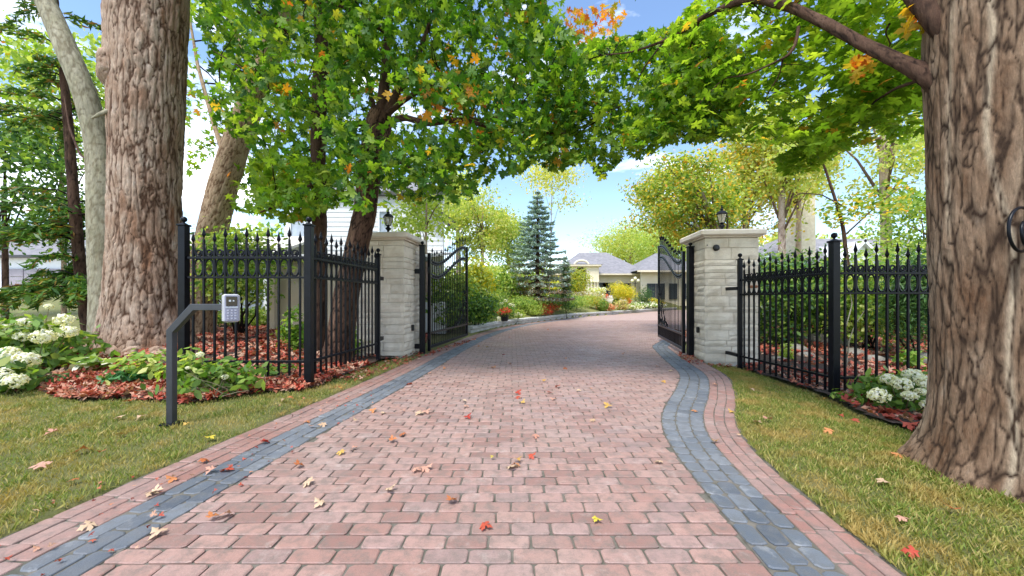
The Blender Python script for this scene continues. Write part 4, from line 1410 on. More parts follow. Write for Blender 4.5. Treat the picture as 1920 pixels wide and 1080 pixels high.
# ------------------------------------------------------------ main maple beside the left pillar
tree = thing('spreading_maple_tree', 'spreading green maple with forked trunk in front of the left pillar, branches over the drive', 'tree', (P(650, 660, 6.6).x, 6.6, .05))
d = 6.6
mp = [P(628, 690, d), P(640, 620, d), P(652, 540, d), P(670, 460, d), P(684, 400, d), P(692, 330, d), P(706, 250, d), P(716, 215, d)]
bark('trunk', mp, [.26, .225, .205, .19, .19, .19, .23, .21], m_barkD, tree, 70, 300, .012, 14, 4, flare=.2, flare_h=.2, seed=44, tonef=lambda TH, S, a: .7 * smooth(.45, .65, fbm(a * np.array([3, 3, 1]), 2, 5)))
bm = [[P(712, 235, d), P(722, 150, d), P(728, 60, d), P(735, -60, d), P(745, -260, d)],
      [P(716, 222, d), P(755, 190, 6.4), P(806, 158, 6.1), P(845, 157, 5.9)],
      [P(720, 225, d), P(745, 170, 6.5), P(768, 150, 6.4), P(800, 60, 6.2), P(840, -60, 6.0)],
      [P(722, 228, d), P(760, 220, 6.3), P(800, 232, 6.0), P(869, 224, 5.7), P(930, 242, 5.5), P(989, 248, 5.3), P(1060, 250, 5.2)],
      [P(790, 182, 6.1), P(840, 206, 5.8), P(900, 226, 5.5), P(960, 215, 5.2)],
      [P(705, 250, d), P(672, 232, 6.3), P(664, 246, 6.1), P(640, 275, 5.9)],
      [P(708, 240, d), P(690, 150, 6.9), P(660, 60, 7.1)],
      [P(725, 60, d), P(640, 10, 6.2), P(560, 0, 5.8)], [P(735, -60, d), P(860, -60, 6), P(980, -80, 5.4)],
      [P(700, 290, d), P(740, 300, 6.2), P(800, 330, 5.9), P(850, 350, 5.7)]]
rs = [.11, .06, .085, .06, .03, .045, .06, .05, .06, .03]
for b_, r0 in zip(bm, rs): limb('branch', b_, [r0 * (1 - .8 * k / (len(b_) - 1)) for k in range(len(b_))], m_barkD, tree, 18)
pm = [(560, -380), (590, 250), (640, 300), (632, 372), (680, 396), (740, 378), (800, 388), (870, 378), (900, 360), (925, 330), (985, 322), (1010, 300), (1060, 285), (1100, 200), (1090, 60), (1040, 20), (1020, -380)]
def hole_m(x, y):
    return (((x - 1085) / 60) ** 2 + ((y - 10) / 50) ** 2 < 1) | ((((x - 830) / 90) ** 2 + ((y - 225) / 30) ** 2 < 1) & (rng.random(len(x)) < .72)) \
        | ((((x - 700) / 45) ** 2 + ((y - 170) / 70) ** 2 < 1) & (rng.random(len(x)) < .6)) \
        | ((((x - 728) / 66) ** 2 + ((y - 205) / 48) ** 2 < 1) & (rng.random(len(x)) < .8)) | ((np.abs(x - 599) < 18) & (y > 60) & (y < 320) & (rng.random(len(x)) < .6))
pos = px_cloud(pm, 9600, 4.6, 7.4, .485, 1.6, 71, hole_m)
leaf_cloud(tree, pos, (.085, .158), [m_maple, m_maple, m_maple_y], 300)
anc = sum([dense(b_) for b_ in bm], [])
twigs(tree, anc, pos[rng.choice(len(pos), 130)], 'twigs', m_barkD, .009)
# yellow and orange sprays
gpos = np.concatenate([px_cloud([(770, 130), (800, 220), (900, 275), (960, 262), (940, 200), (860, 130)], 75, 5.0, 5.9, .40, 3, 81),
                       px_cloud([(510, 150), (545, 150), (545, 185), (515, 180)], 9, 5.6, 5.9, 0, 3, 82),
                       px_cloud([(640, 110), (960, 60), (980, 120), (700, 200)], 14, 4.8, 5.9, .3, 3, 83)])
leaf_cloud(tree, gpos, (.11, .17), [m_gold], 60, name='autumn_foliage')
# bright leaves behind
pos = px_cloud([(600, -300), (600, 330), (760, 340), (1000, 300), (1060, 200), (1060, -300)], 4200, 8.2, 11.0, .47, 1.1, 91)
leaf_cloud(tree, pos, (.14, .21), [m_maple_y], 0, name='upper_foliage', tmpls=MAPLE_S)

# ------------------------------------------------------------ great maple, right
tree = thing('great_maple_tree', 'massive maple trunk with pale bark strip and scrolled bracket at the right edge', 'tree', (3.28, 2.36, 0))
tx, ty = 3.28, 2.36
def tone_right(TH, S, arc):
    # pale callus strips running up the stem
    w1 = np.angle(np.exp(1j * (TH - (-1.22 + .10 * np.sin(S * 1.6) + .05 * np.sin(S * 5)))))
    w2 = np.angle(np.exp(1j * (TH - (-1.70 + .05 * np.sin(S * 2.1 + 1)))))
    nz = fbm(arc * np.array([8, 8, 3]), 3, 99)
    return np.exp(-(w1 / .035) ** 2) * (.5 + .8 * nz) + np.exp(-(w2 / .04) ** 2) * smooth(1.0, 2.0, S) * nz * 1.3 + .35 * smooth(.5, .75, fbm(arc * np.array([3, 3, .9]), 3, 55))
pth = [Vector((tx, ty, -.12)), Vector((tx, ty, .25)), Vector((tx - .005, ty, .8)), Vector((tx - .02, ty, 1.4)), Vector((tx - .03, ty, 1.9)), Vector((tx - .02, ty, 2.4)), Vector((tx, ty, 2.9)), Vector((tx + .05, ty, 3.5)), Vector((tx + .1, ty + .1, 5.0))]
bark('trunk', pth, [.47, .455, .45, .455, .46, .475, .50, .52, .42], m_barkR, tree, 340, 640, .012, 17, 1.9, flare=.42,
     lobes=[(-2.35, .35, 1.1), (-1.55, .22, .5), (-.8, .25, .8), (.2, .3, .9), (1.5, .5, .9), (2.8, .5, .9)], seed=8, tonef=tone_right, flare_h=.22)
br = [P(1775, 168, 2.55), P(1745, 145, 2.6), P(1700, 122, 2.7), P(1668, 107, 2.8), P(1613, 80, 3.0), P(1553, 46, 3.2), P(1484, 13, 3.4), P(1420, -2, 3.6), P(1378, 5, 3.8), P(1313, 34, 4.0), P(1284, 57, 4.1), P(1245, 77, 4.3), P(1185, 98, 4.5), P(1125, 104, 4.7)]
limb('branch', br, [.075, .062, .048, .045, .042, .042, .038, .034, .032, .026, .02, .016, .012, .007], m_barkD, tree, 26, .02, .004)
bo = [[P(1497, 50, 3.3), P(1492, 84, 3.3), P(1476, 107, 3.3), P(1460, 112, 3.4), P(1430, 128, 3.5), P(1399, 141, 3.6), P(1356, 147, 3.8), P(1330, 175, 3.9), P(1305, 200, 4.0)],
      [P(1467, 112, 3.4), P(1462, 140, 3.5), P(1440, 175, 3.6), P(1430, 195, 3.7)],
      [P(1668, 45, 2.8), P(1658, 60, 2.9), P(1672, 85, 3.0), P(1640, 120, 3.2)],
      [P(1245, 77, 4.3), P(1205, 130, 4.5), P(1180, 190, 4.8), P(1130, 215, 5.1)],
      [P(1313, 34, 4.0), P(1290, 100, 4.3), P(1262, 150, 4.6), P(1230, 215, 4.8)],
      [P(1720, 152, 2.7), P(1680, 165, 3.0), P(1640, 190, 3.4), P(1600, 235, 3.9), P(1520, 290, 4.3)],
      [P(1378, 5, 3.8), P(1350, -60, 4.2), P(1260, -130, 4.8)], [P(1850, 130, 2.45), P(1770, 50, 2.5), P(1700, -30, 2.7), P(1620, -180, 3.2), P(1500, -300, 3.8)]]
ro = [.014, .009, .008, .010, .011, .013, .02, .09]
for b_, r0 in zip(bo, ro): limb('branch', b_, [r0 * (1 - .7 * k / (len(b_) - 1)) for k in range(len(b_))], m_barkD, tree, 12)
limb('branch', [Vector((3.5, 2.3, 3.0)), Vector((3.75, 2.25, 3.5)), Vector((4.1, 2.2, 4.3))], [.28, .24, .18], m_barkR, tree, 50, .03, .015, 9, 3)
anc = dense(br, 3) + sum([dense(b_, 3) for b_ in bo[:6]], [])
# layered sprays: canopy is thin towards the trunk, thick at its far tips
dep = lambda x, y: np.interp(x, [1000, 1250, 1500, 1760], [1.28, 1.08, .92, .82])
pr1 = [(1060, 90), (1000, 200), (1005, 300), (1040, 322), (1100, 300), (1128, 338), (1170, 290), (1210, 300), (1240, 268), (1330, 262), (1390, 225), (1400, 120), (1330, 30), (1200, 60)]
pos1 = px_cloud(pr1, 4300, 3.9, 5.4, .45, 2.2, 101, None, dep)
pr2 = [(1240, 60), (1330, -20), (1420, -400), (1745, -400), (1745, 60), (1722, 100), (1735, 185), (1660, 225), (1590, 245), (1545, 270), (1440, 268), (1330, 262), (1250, 200)]
pr3 = [(1560, 150), (1745, 60), (1742, 235), (1700, 262), (1640, 268), (1590, 275), (1500, 290)]
def hole_r(x, y):
    return ((((x - 1690) / 45) ** 2 + ((y - 235) / 45) ** 2 < 1) & (rng.random(len(x)) < .8)) | ((x < 1260) & (y < 70)) \
        | ((((x - 1560) / 90) ** 2 + ((y - 185) / 26) ** 2 < 1) & (rng.random(len(x)) < .55))
pos2 = px_cloud(pr2, 5200, 3.6, 5.6, .43, 2.0, 111, hole_r, dep)
pos3 = px_cloud(pr3, 620, 3.8, 5.4, .42, 2.0, 113, None, dep)
clump = px_cloud([(1455, 300), (1475, 325), (1520, 318), (1560, 290), (1600, 262), (1560, 250), (1500, 270)], 210, 4.0, 4.8, .2, 2, 112)
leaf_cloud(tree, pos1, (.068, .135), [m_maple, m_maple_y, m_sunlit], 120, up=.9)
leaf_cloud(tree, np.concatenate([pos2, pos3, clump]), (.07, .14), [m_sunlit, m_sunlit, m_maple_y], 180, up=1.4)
twigs(tree, anc, np.concatenate([pos1[rng.choice(len(pos1), 80)], pos2[rng.choice(len(pos2), 100)], clump[:8]]), 'twigs', m_barkD, .006, .0)
rp = np.concatenate([px_cloud([(1590, 100), (1640, 95), (1650, 130), (1600, 150)], 12, 2.9, 3.2, 0, 3, 121), px_cloud([(1690, 10), (1750, 15), (1745, 60), (1700, 55)], 16, 2.6, 2.9, 0, 3, 122),
                     px_cloud([(1060, 20), (1180, 0), (1160, 60), (1090, 110), (1060, 110)], 160, 6.0, 7.5, 0, 3, 123)])
leaf_cloud(tree, rp, (.08, .13), [m_gold], 20, name='autumn_foliage')
over = px_cloud([(1180, -420), (1180, -10), (1430, -30), (1600, -60), (1600, -420)], 250, 4.5, 6.5, .4, 1, 131)
leaf_cloud(tree, over, (.11, .16), [m_maple], 0, name='upper_foliage', tmpls=MAPLE_S)

# scrolled iron bracket on the great maple
sb = thing('scroll_bracket', 'black iron scroll bracket fixed to the massive maple trunk at right edge', 'bracket', (2.8, 2.09, 1.45))
dS = 2.09
cx_, cz_ = P(1915, 434, dS).x, P(1915, 434, dS).z
def sp_pts(R0, R1, a0, turns, n=34, dx=0, dz=0):
    out = []
    for k in range(n + 1):
        u = k / n; a = a0 + turns * 2 * math.pi * u; r = R0 + (R1 - R0) * u
        out.append((cx_ + dx + r * math.cos(a) * .9, dS + .03 * math.cos(a) + .4 * (cx_ + dx + r * math.cos(a) - cx_) * 0, cz_ + dz + r * math.sin(a)))
    return out
g = G(); g.tube(sp_pts(.135, .10, math.pi * .35, .82), .008, 8); g.build('scroll', m_iron, sb, True)
g = G(); g.tube(sp_pts(.075, .018, math.pi * .6, 1.1, dx=.02, dz=-.02), .007, 8); g.build('scroll', m_iron, sb, True)
g = G(); g.tube([(cx_ + .10, dS, cz_ + .11), (cx_ + .14, dS + .06, cz_ + .12), (cx_ + .2, dS + .15, cz_ + .1)], .009, 8); g.build('arm', m_iron, sb, True)

# ------------------------------------------------------------ buildings
def wall_box(par, name, x0, x1, y, z0, z1, mat, th=.25):
    return G().box(((x0 + x1) / 2, y + th / 2, (z0 + z1) / 2), (x1 - x0, th, z1 - z0)).build(name, mat, par)
def window(par, cx, y, cz, w, h, mullions=1, frame=None, glass=None):
    f = G(); fw = .07
    frame = frame or m_trim
    for dx in (-1, 1): f.box((cx + dx * (w / 2 - fw / 2), y - .03, cz), (fw, .08, h))
    for dz in (-1, 1): f.box((cx, y - .03, cz + dz * (h / 2 - fw / 2)), (w - 2 * fw, .08, fw))
    for k in range(mullions): f.box((cx - w / 2 + w * (k + 1) / (mullions + 1), y - .025, cz), (fw * .7, .06, h - 2 * fw))
    wv = thing('window', None, None, (0, 0, 0))
    for k in ('label', 'category'):
        if k in wv: del wv[k]
    fo = f.build('window', frame, par)
    bpy.data.objects.remove(wv)
    G().box((cx, y - .012, cz), (w - 2 * fw + .004, .02, h - 2 * fw + .004)).build('pane', glass or m_glass, fo)
    return fo
def siding(par, x0, x1, y, z0, z1, mat, step=.2):
    g = G(); z = z0
    while z < z1 - .01:
        zz = min(z + step, z1)
        g.add([(x0, y - .03, z), (x1, y - .03, z), (x1, y - .006, zz), (x0, y - .006, zz), (x0, y, z), (x1, y, z)], [(0, 1, 2, 3), (4, 5, 1, 0)])
        z = zz
    g.build('siding', mat, par, kind='stuff')
def roof_quad(par, a, b, c, d, th, mat, name='roof'):
    a, b, c, d = map(Vector, (a, b, c, d))
    n = (b - a).cross(d - a).normalized()
    if n.z < 0: n = -n
    vs = [a, b, c, d] + [p - n * th for p in (a, b, c, d)]
    G().add(vs, [(0, 1, 2, 3), (7, 6, 5, 4), (0, 4, 5, 1), (1, 5, 6, 2), (2, 6, 7, 3), (3, 7, 4, 0)]).build(name, mat, par)

# white sided house and its beige wing on the left
wh = thing('white_house', 'white sided house behind the left fence with low beige wall and dark gutters', 'house', (-8, 16, .1))
wall_box(wh, 'wall', -9.6, -2.9, 16.0, -.2, 5.6, m_siding)
wall_box(wh, 'low_wall', -15.6, -9.62, 15.9, -.2, 3.0, m_siding)
siding(wh, -9.6, -2.9, 16.0, 2.6, 5.4, m_siding)
G().box((-6.1, 15.85, 5.52), (7.2, .16, .14)).build('gutter', m_trim, wh)
roof_quad(wh, (-9.9, 15.7, 5.6), (-2.4, 15.7, 5.6), (-4.8, 20, 7.4), (-8.4, 20, 7.4), .15, m_shingle)
for dz in (0, -.28): roof_quad(wh, (-4.3, 15.6, 5.75 + dz), (-4.3, 15.85, 5.75 + dz), (-2.35, 15.85, 4.35 + dz), (-2.35, 15.6, 4.35 + dz), .09, m_trim, 'verge_board')
m_pg = M_plain('pale_glass', (.40, .46, .55), None, 4, .15)
for cx, w, h in ((-5.35, .55, 1.15), (-9.0, .7, 1.2)): window(wh, cx, 15.97, 4.3, w, h, 0, m_siding, m_pg)
wall_box(wh, 'beige_wall', -6.35, -2.55, 10.35, -.1, 2.16, m_beige, .2)
G().box((-6.45, 10.3, 1.03), (.20, .34, 2.26)).build('corner_pier', m_beige, wh)
G().box((-4.45, 10.38, .40), (3.75, .10, .06)).build('base_ledge', m_beige, wh)
G().box((-4.5, 10.28, 2.22), (4.4, .32, .10)).build('gutter', m_trim, wh)
roof_quad(wh, (-6.8, 10.15, 2.29), (-2.3, 10.15, 2.29), (-2.3, 15.95, 3.1), (-6.8, 15.95, 3.1), .05, m_concrete, 'low_roof')
# low wing at far left behind the leaning trunk
roof_quad(wh, (-15.5, 13.2, 3.0), (-8.3, 13.2, 2.75), (-8.3, 15.95, 3.7), (-15.5, 15.95, 3.9), .10, m_concrete, 'porch_roof')
G().box((-12.0, 13.1, 2.83), (7.2, .12, .12)).build('gutter', m_trim, wh)
for x in (-13.6, -8.6): G().box((x, 13.35, 1.45), (.18, .18, 2.7)).build('porch_post', m_siding, wh)

# neighbour's garage far left
ng = thing('neighbour_garage', 'grey panelled garage door and pale walls beyond the lawn at far left', 'garage', (-36, 28, .9))
wall_box(ng, 'wall', -48, -29.5, 28.2, .5, 4.4, m_siding)
for k in range(4):
    for j in range(5):
        G().box((-37.5 + j * 1.32 + .66, 28.12, 1.22 + k * .62), (1.26, .10, .57), 0, .02).build('door_panel', m_garage, ng)
for k in range(4):
    for j in range(3):
        G().box((-45.0 + j * 1.32 + .66, 28.12, 1.22 + k * .62), (1.26, .10, .57), 0, .02).build('door_panel', m_garage, ng)
roof_quad(ng, (-49, 27.6, 4.3), (-28.5, 27.6, 4.3), (-31, 34, 7.4), (-46, 34, 7.4), .2, m_shingle)
G().box((-38.7, 27.55, 4.25), (20.6, .12, .16)).build('gutter', m_trim, ng)
V = []; Fc = []
for i, x in enumerate(np.linspace(-52, -22, 16)):
    for j, y in enumerate((25.0, 28.1)): V.append((x, y, gz(x, y) + .03))
for i in range(15): Fc.append((2 * i, 2 * i + 2, 2 * i + 3, 2 * i + 1))
np_mesh('neighbour_driveway', V, Fc, m_concrete, kind='structure')

# mansion at the end of the driveway
mz = .95
mn = thing('stone_mansion', 'cream mansion with grey hip roofs and arched porch at the end of the driveway', 'house', (9.5, 44, mz))
def XW(px, d): return (px - 960) * d / FPX
def ZW(py, d): return EYE + (560 - py) * d / FPX
dm = 44.0
wall_box(mn, 'wall', XW(1040, dm), XW(1206, dm), dm, mz - .6, ZW(514, dm), m_cream)
wall_box(mn, 'wing_wall', XW(1202, 42), XW(1330, 42), 42.0, mz - .6, ZW(506, 42), m_cream)
ze = ZW(514, dm)
xa, xb = XW(1030, dm), XW(1210, dm)
def hip(par, x0, x1, y0, y1, z0, z1, inset_l, inset_r, mat):
    ym = (y0 + y1) / 2
    a, b, c, d = (x0, y0, z0), (x1, y0, z0), (x1, y1, z0), (x0, y1, z0)
    e, f = (x0 + inset_l, ym, z1), (x1 - inset_r, ym, z1)
    G().add([a, b, c, d, e, f], [(0, 1, 5, 4), (1, 2, 5), (2, 3, 4, 5), (3, 0, 4), (3, 2, 1, 0)]).build('roof', mat, par)
hip(mn, xa, xb + .4, dm - .7, dm + 9, ze, ZW(474, dm + 4) + .05, 4.2, 3.9, m_shingle)
hip(mn, XW(1196, 41), XW(1345, 41), 41.2, 52, ZW(508, 42), ZW(474, 46), 4.0, 4.0, m_shingle)
G().box(((xa + xb) / 2, dm - .72, ze - .06), (xb - xa, .12, .16)).build('eave_trim', m_cream, mn)
G().box(((XW(1196, 41) + XW(1345, 41)) / 2, 41.15, ZW(508, 42) - .08), (XW(1345, 41) - XW(1196, 41), .12, .2)).build('eave_trim', m_cream, mn)
for px, w, h, m_ in ((1128, 1.5, 1.7, 1), (1141, 1.5, 1.7, 1), (1172, 1.3, 1.6, 1)): window(mn, XW(px, dm), dm - .02, mz + 1.05, w, h + .3, m_)
for px in (1221, 1238, 1262, 1290): window(mn, XW(px, 42), 41.98, mz + 1.0, .95, 1.75, 1)
# arched porch
pf = 41.5
def arch_geo(x0, x1, z0, z1, ax0, ax1, zs, rise, y0, y1):
    g = G(); n = 18
    pts = []
    for k in range(n + 1):
        a = math.pi * (1 - k / n)
        pts.append(((ax0 + ax1) / 2 + (ax1 - ax0) / 2 * math.cos(a), zs + rise * math.sin(a)))
    for y, flip in ((y0, 0), (y1, 1)):
        for k in range(n):
            (xA, zA), (xB, zB) = pts[k], pts[k + 1]
            q = [(xA, y, zA), (xB, y, zB), (xB, y, z1), (xA, y, z1)]
            g.add(q if not flip else q[::-1], [(0, 1, 2, 3)])
    for k in range(n):
        (xA, zA), (xB, zB) = pts[k], pts[k + 1]
        g.add([(xA, y0, zA), (xA, y1, zA), (xB, y1, zB), (xB, y0, zB)], [(0, 1, 2, 3)])
    for a, b in ((x0, ax0), (ax1, x1)):
        g.box(((a + b) / 2, (y0 + y1) / 2, (z0 + z1) / 2), (abs(b - a), y1 - y0, z1 - z0))
    return g
ax0, ax1 = XW(1079, pf), XW(1100, pf)
arch_geo(XW(1060, pf), XW(1123, pf), mz - .6, ZW(499, pf), ax0, ax1, ZW(512, pf), .75, pf, pf + .5).build('porch_front', m_cream, mn)
G().box(((XW(1058, pf) + XW(1128, pf)) / 2, pf + .2, ZW(498, pf)), (XW(1128, pf) - XW(1058, pf), 1.0, .28), 0, .1).build('cornice', m_cream, mn)
g = G()
pts = [(XW(1090, pf) + (ax1 - ax0) * .62 * math.cos(math.pi * (1 - k / 14)), pf - .08, ZW(498, pf) + .50 * math.sin(math.pi * (1 - k / 14)) + .05) for k in range(15)]
g.tube(pts, .13, 6); g.build('arched_moulding', m_cream, mn, True)
for px in (1103, 1109, 1115, 1120):
    G().lathe((XW(px, pf), pf - .10, mz), [(.17, 0), (.17, .2), (.12, .25), (.11, 1.9), (.17, 2.0), (.17, 2.15)], 12).build('column', m_cream, mn, True)
G().box((XW(1090, pf), pf + 2.0, mz + 1.4), (2.4, .1, 2.8)).build('dark_entrance', m_glass, mn)
hip(mn, XW(1056, pf), XW(1130, pf), pf - .3, dm + 5, ZW(496, pf), ZW(482, dm), 1.6, 1.6, m_shingle)
# right hand house behind the trees
rh = thing('stone_house', 'pale stone house with tall chimney and white gable behind the right fence trees', 'house', (19, 24, .3))
wall_box(rh, 'wall', 16.5, 32, 24.2, 0, 3.4, m_cream)
hip(rh, 15.8, 33, 23.4, 33, 3.3, 5.6, 4, 4, m_shingle)
G().box((XW(1510, 24), 24.4, 4.2), (1.25, .9, 7.2), 0, .02).build('chimney', m_stone, rh)
G().box((XW(1510, 24), 24.4, 7.9), (1.5, 1.1, .22), 0, .03).build('chimney_cap', m_cap, rh)
G().add([(19.2, 23.2, 2.4), (23.5, 23.2, 2.4), (21.35, 23.2, 4.6)], [(0, 1, 2)]).build('gable_wall', m_siding, rh)
for s in (-1, 1): roof_quad(rh, (21.35, 22.9, 4.75), (21.35, 27, 4.75), (21.35 + s * 2.5, 27, 2.25), (21.35 + s * 2.5, 22.9, 2.25), .16, m_siding, 'white_barge')
window(rh, 19.0, 24.17, 1.9, 1.2, 1.4, 1)

# ------------------------------------------------------------ generic planting
def plant(name, label, cat, x, y, rx, ry, rz, n, leaf, mat, tmpl=OVAL, clumps=16, z=None, lift=0.0, stems=4, stem_r=.02, stem_mat=None, group=None, up=.5, shell=.55, gauss=.30, seed=None, droop=.2, below=0.0):
    r = np.random.default_rng(seed if seed is not None else int(abs(x * 91 + y * 37) * 10) + n)
    z = gz(x, y) if z is None else z
    t = thing(name, label, cat, (x, y, z), group)
    c = np.array([x, y, z + lift + rz])
    cd_ = rand_dir(clumps, 0, r) * (r.uniform(shell, 1, (clumps, 1)))
    cc = c + cd_ * np.array([rx, ry, rz]) * (1 - gauss * .6)
    k = r.integers(0, clumps, n)
    pos = cc[k] + r.normal(0, 1, (n, 3)) * np.array([rx, ry, rz]) * gauss * np.array([1, 1, .75])
    pos = pos[pos[:, 2] > z + lift * .6 + .02 - below]
    nrm = (pos - c) / np.array([rx, ry, rz]); nrm += r.normal(0, .8, nrm.shape); nrm[:, 2] += up
    tip = rand_dir(len(pos), 0, r); tip[:, 2] -= droop
    mats = mat if isinstance(mat, (list, tuple)) else [mat]
    for i, mm in enumerate(mats):
        s = slice(i, None, len(mats))
        scatter('foliage', tmpl, pos[s], nrm[s], tip[s], r.uniform(leaf * .65, leaf * 1.3, len(pos[s])), mm, t)
    if stems:
        for i in range(stems):
            a = r.uniform(0, 2 * math.pi)
            tgt = cc[int(r.integers(clumps))]
            b = Vector((x + .12 * rx * math.cos(a), y + .12 * ry * math.sin(a), z - .04))
            m_ = (b + Vector(tgt)) / 2 + Vector((r.normal(0, .08) * rx, r.normal(0, .08) * ry, 0))
            G().tube([b, m_, Vector(tgt)], [stem_r, stem_r * .75, stem_r * .35], 6).build('stem', stem_mat or m_barkD, t, True)
    return t, pos

def bigtree(name, label, x, y, h, crown_z, rx, ry, rz, n, leaf, mat, tr=.25, bark_m=None, clumps=26, tmpl=LUMP, group=None, lean=0.0, gauss=.24, limbs=7, seed=1, z=None, up=.4, shell=.45):
    r = np.random.default_rng(seed + 100)
    z = gz(x, y) if z is None else z
    t = thing(name, label, 'tree', (x, y, z), group)
    c = np.array([x + lean, y, z + crown_z])
    top = Vector((x + lean * .9, y, z + min(h, crown_z + rz * .6)))
    pa_ = [Vector((x, y, z - .1)), Vector((x + lean * .2, y, z + h * .3)), Vector((x + lean * .55 + r.normal(0, .1), y, z + h * .6)), top]
    bark('trunk', pa_, [tr * 1.15, tr, tr * .75, tr * .25], bark_m or m_barkT, t, 22, 80, tr * .06, 9, 3, seed=seed)
    cd_ = rand_dir(clumps, 0, r) * r.uniform(shell, 1, (clumps, 1))
    cc = c + cd_ * np.array([rx, ry, rz]) * .86
    k = r.integers(0, clumps, n)
    pos = cc[k] + r.normal(0, 1, (n, 3)) * np.array([rx, ry, rz]) * gauss * np.array([1, 1, .6])
    nrm = r.normal(0, 1, pos.shape) + (pos - c) / np.array([rx, ry, rz]) * .6; nrm[:, 2] += up
    tip = rand_dir(len(pos), 0, r); tip[:, 2] -= .3
    mats = mat if isinstance(mat, (list, tuple)) else [mat]
    for i, mm in enumerate(mats):
        s = slice(i, None, len(mats))
        scatter('foliage', tmpl, pos[s], nrm[s], tip[s], r.uniform(leaf * .6, leaf * 1.35, len(pos[s])), mm, t)
    for i in range(limbs):
        f = r.uniform(.35, .85)
        a = pa_[0].lerp(pa_[-1], f)
        tgt = Vector(cc[int(r.integers(clumps))])
        m_ = a.lerp(tgt, .5) + Vector((0, 0, .1 * (tgt - a).length))
        G().tube([a, m_, tgt], [tr * .38, tr * .22, tr * .06], 6).build('branch', bark_m or m_barkT, t, True)
    return t

# blue spruce
sx, sy = XW(1008, 21), 21.0
sz = gz(sx, sy)
t = thing('blue_spruce', 'blue-green spruce with tiered boughs and bare brown lower limbs in the middle of the garden', 'tree', (sx, sy, sz))
Hs = ZW(357, 21) - sz
bark('trunk', [Vector((sx, sy, sz - .1)), Vector((sx, sy, sz + Hs * .5)), Vector((sx, sy, sz + Hs))], [.15, .09, .015], m_barkD, t, 14, 70, .008, 20, 6, seed=3)
r3 = np.random.default_rng(5)
LPs, LTs, LBs, LBt = [], [], [], []
bg = G()
lv = 0
zz = .9
while zz < Hs - .1:
    f = zz / Hs
    Rl = 2.75 * (1 - f) ** .82 * (1.0 if f > .3 else .75 + f * .8)
    nb = int(7 + 5 * (1 - f))
    a0 = r3.uniform(0, 6.28)
    for b in range(nb):
        ang = a0 + 6.283 * b / nb + r3.normal(0, .15)
        L = Rl * r3.uniform(.72, 1.08)
        dr = np.array([math.cos(ang), math.sin(ang), 0])
        u = np.linspace(0, 1, 8)
        P3 = np.array([sx, sy, sz + zz]) + dr[None] * (u * L)[:, None] + np.array([0, 0, 1])[None] * (-.26 * L * u + .16 * L * u ** 3 + .05 * L)[:, None]
        bg.tube([Vector(p) for p in P3], [.018 * (1 - .8 * k / 7) for k in range(8)], 4)
        m = int(135 * L + 12)
        uu = r3.uniform(.12, 1.04, m) ** .8
        ui = np.clip(uu, 0, .999) * 7; lo = ui.astype(int); q = (ui - lo)[:, None]
        pp = P3[lo] * (1 - q) + P3[np.minimum(lo + 1, 7)] * q
        sd = np.array([-dr[1], dr[0], 0])
        w_ = r3.normal(0, .15, m) * (1.15 - uu) * L * .9
        pp = pp + sd * w_[:, None] + np.stack([r3.normal(0, .02, m), r3.normal(0, .02, m), -np.abs(w_) * .25 + r3.normal(0, .03, m)], -1)
        tt_ = dr[None] + sd[None] * np.sign(w_)[:, None] * .8 + r3.normal(0, .2, (m, 3))
        dead = ((f < .42) & (r3.random(m) < (.75 - f))) | ((uu < .38) & (r3.random(m) < .75))
        if f < .2: dead = r3.random(m) < .8
        LPs.append(pp[~dead]); LTs.append(tt_[~dead])
        if np.any(dead): LBs.append(pp[dead][::2]); LBt.append(tt_[dead][::2])
    zz += .25 + .16 * (1 - f)
bg.build('bough', m_barkD, t, True, kind='stuff')
LPs = np.concatenate(LPs); LTs = np.concatenate(LTs)
scatter('needles', LONG, LPs, rand_dir(len(LPs), 1.4), LTs, r3.uniform(.14, .27, len(LPs)), m_sprucen, t)
LBs = np.concatenate(LBs); LBt = np.concatenate(LBt)
scatter('dead_twigs', LONG, LBs, rand_dir(len(LBs), .8), LBt, r3.uniform(.12, .24, len(LBs)), m_spruceb, t)

plant('columnar_cedar', 'narrow dark green cedar column just right of the blue spruce', 'tree', XW(1061, 22), 22, .40, .40, 2.35, 3400, .13, m_bush_d, LONG, 34, lift=.1, gauss=.22, shell=.1, stems=1)
bigtree('birch_tree', 'wispy pale tree with sparse leaves rising behind the blue spruce', XW(1030, 27), 27, 11, 9.2, 3.2, 1.6, 3.2, 2400, .19, m_bush_ly, .04, m_barkG, 22, OVAL, lean=.3, gauss=.17, seed=5)
bigtree('willow_tree', 'broad lime green willow behind the mansion roof', XW(1180, 58), 58, 11, 7.6, 6.6, 4, 4.6, 11000, .42, [m_bush_l, m_bush_ly], .35, m_barkT, 40, LONG, seed=8)
bigtree('willow_tree', 'bright green willow just right of the taller willow, above the mansion wing', XW(1240, 52), 52, 10, 6.8, 6.0, 3, 4.2, 9000, .38, [m_bush_l], .3, m_barkT, 30, LONG, seed=9)
bigtree('serviceberry_tree', 'amber and green layered tree directly behind the right stone pillar', XW(1400, 11.8), 11.8, 4.9, 4.15, 2.1, 1.4, 1.65, 10500, .10, [m_amber, m_bush_l, m_bush], .13, m_barkG, 46, OVAL, gauss=.15, limbs=14, seed=13, up=1.2, lean=-1.75)
bigtree('serviceberry_tree', 'smaller orange tipped tree at the sky gap left of the right pillar', 8.9, 14, 5.2, 4.6, 1.8, 1.3, 1.9, 6800, .11, [m_amber, m_bush_l], .11, m_barkG, 30, OVAL, gauss=.17, limbs=12, seed=14, up=1.2, lean=-3.1)
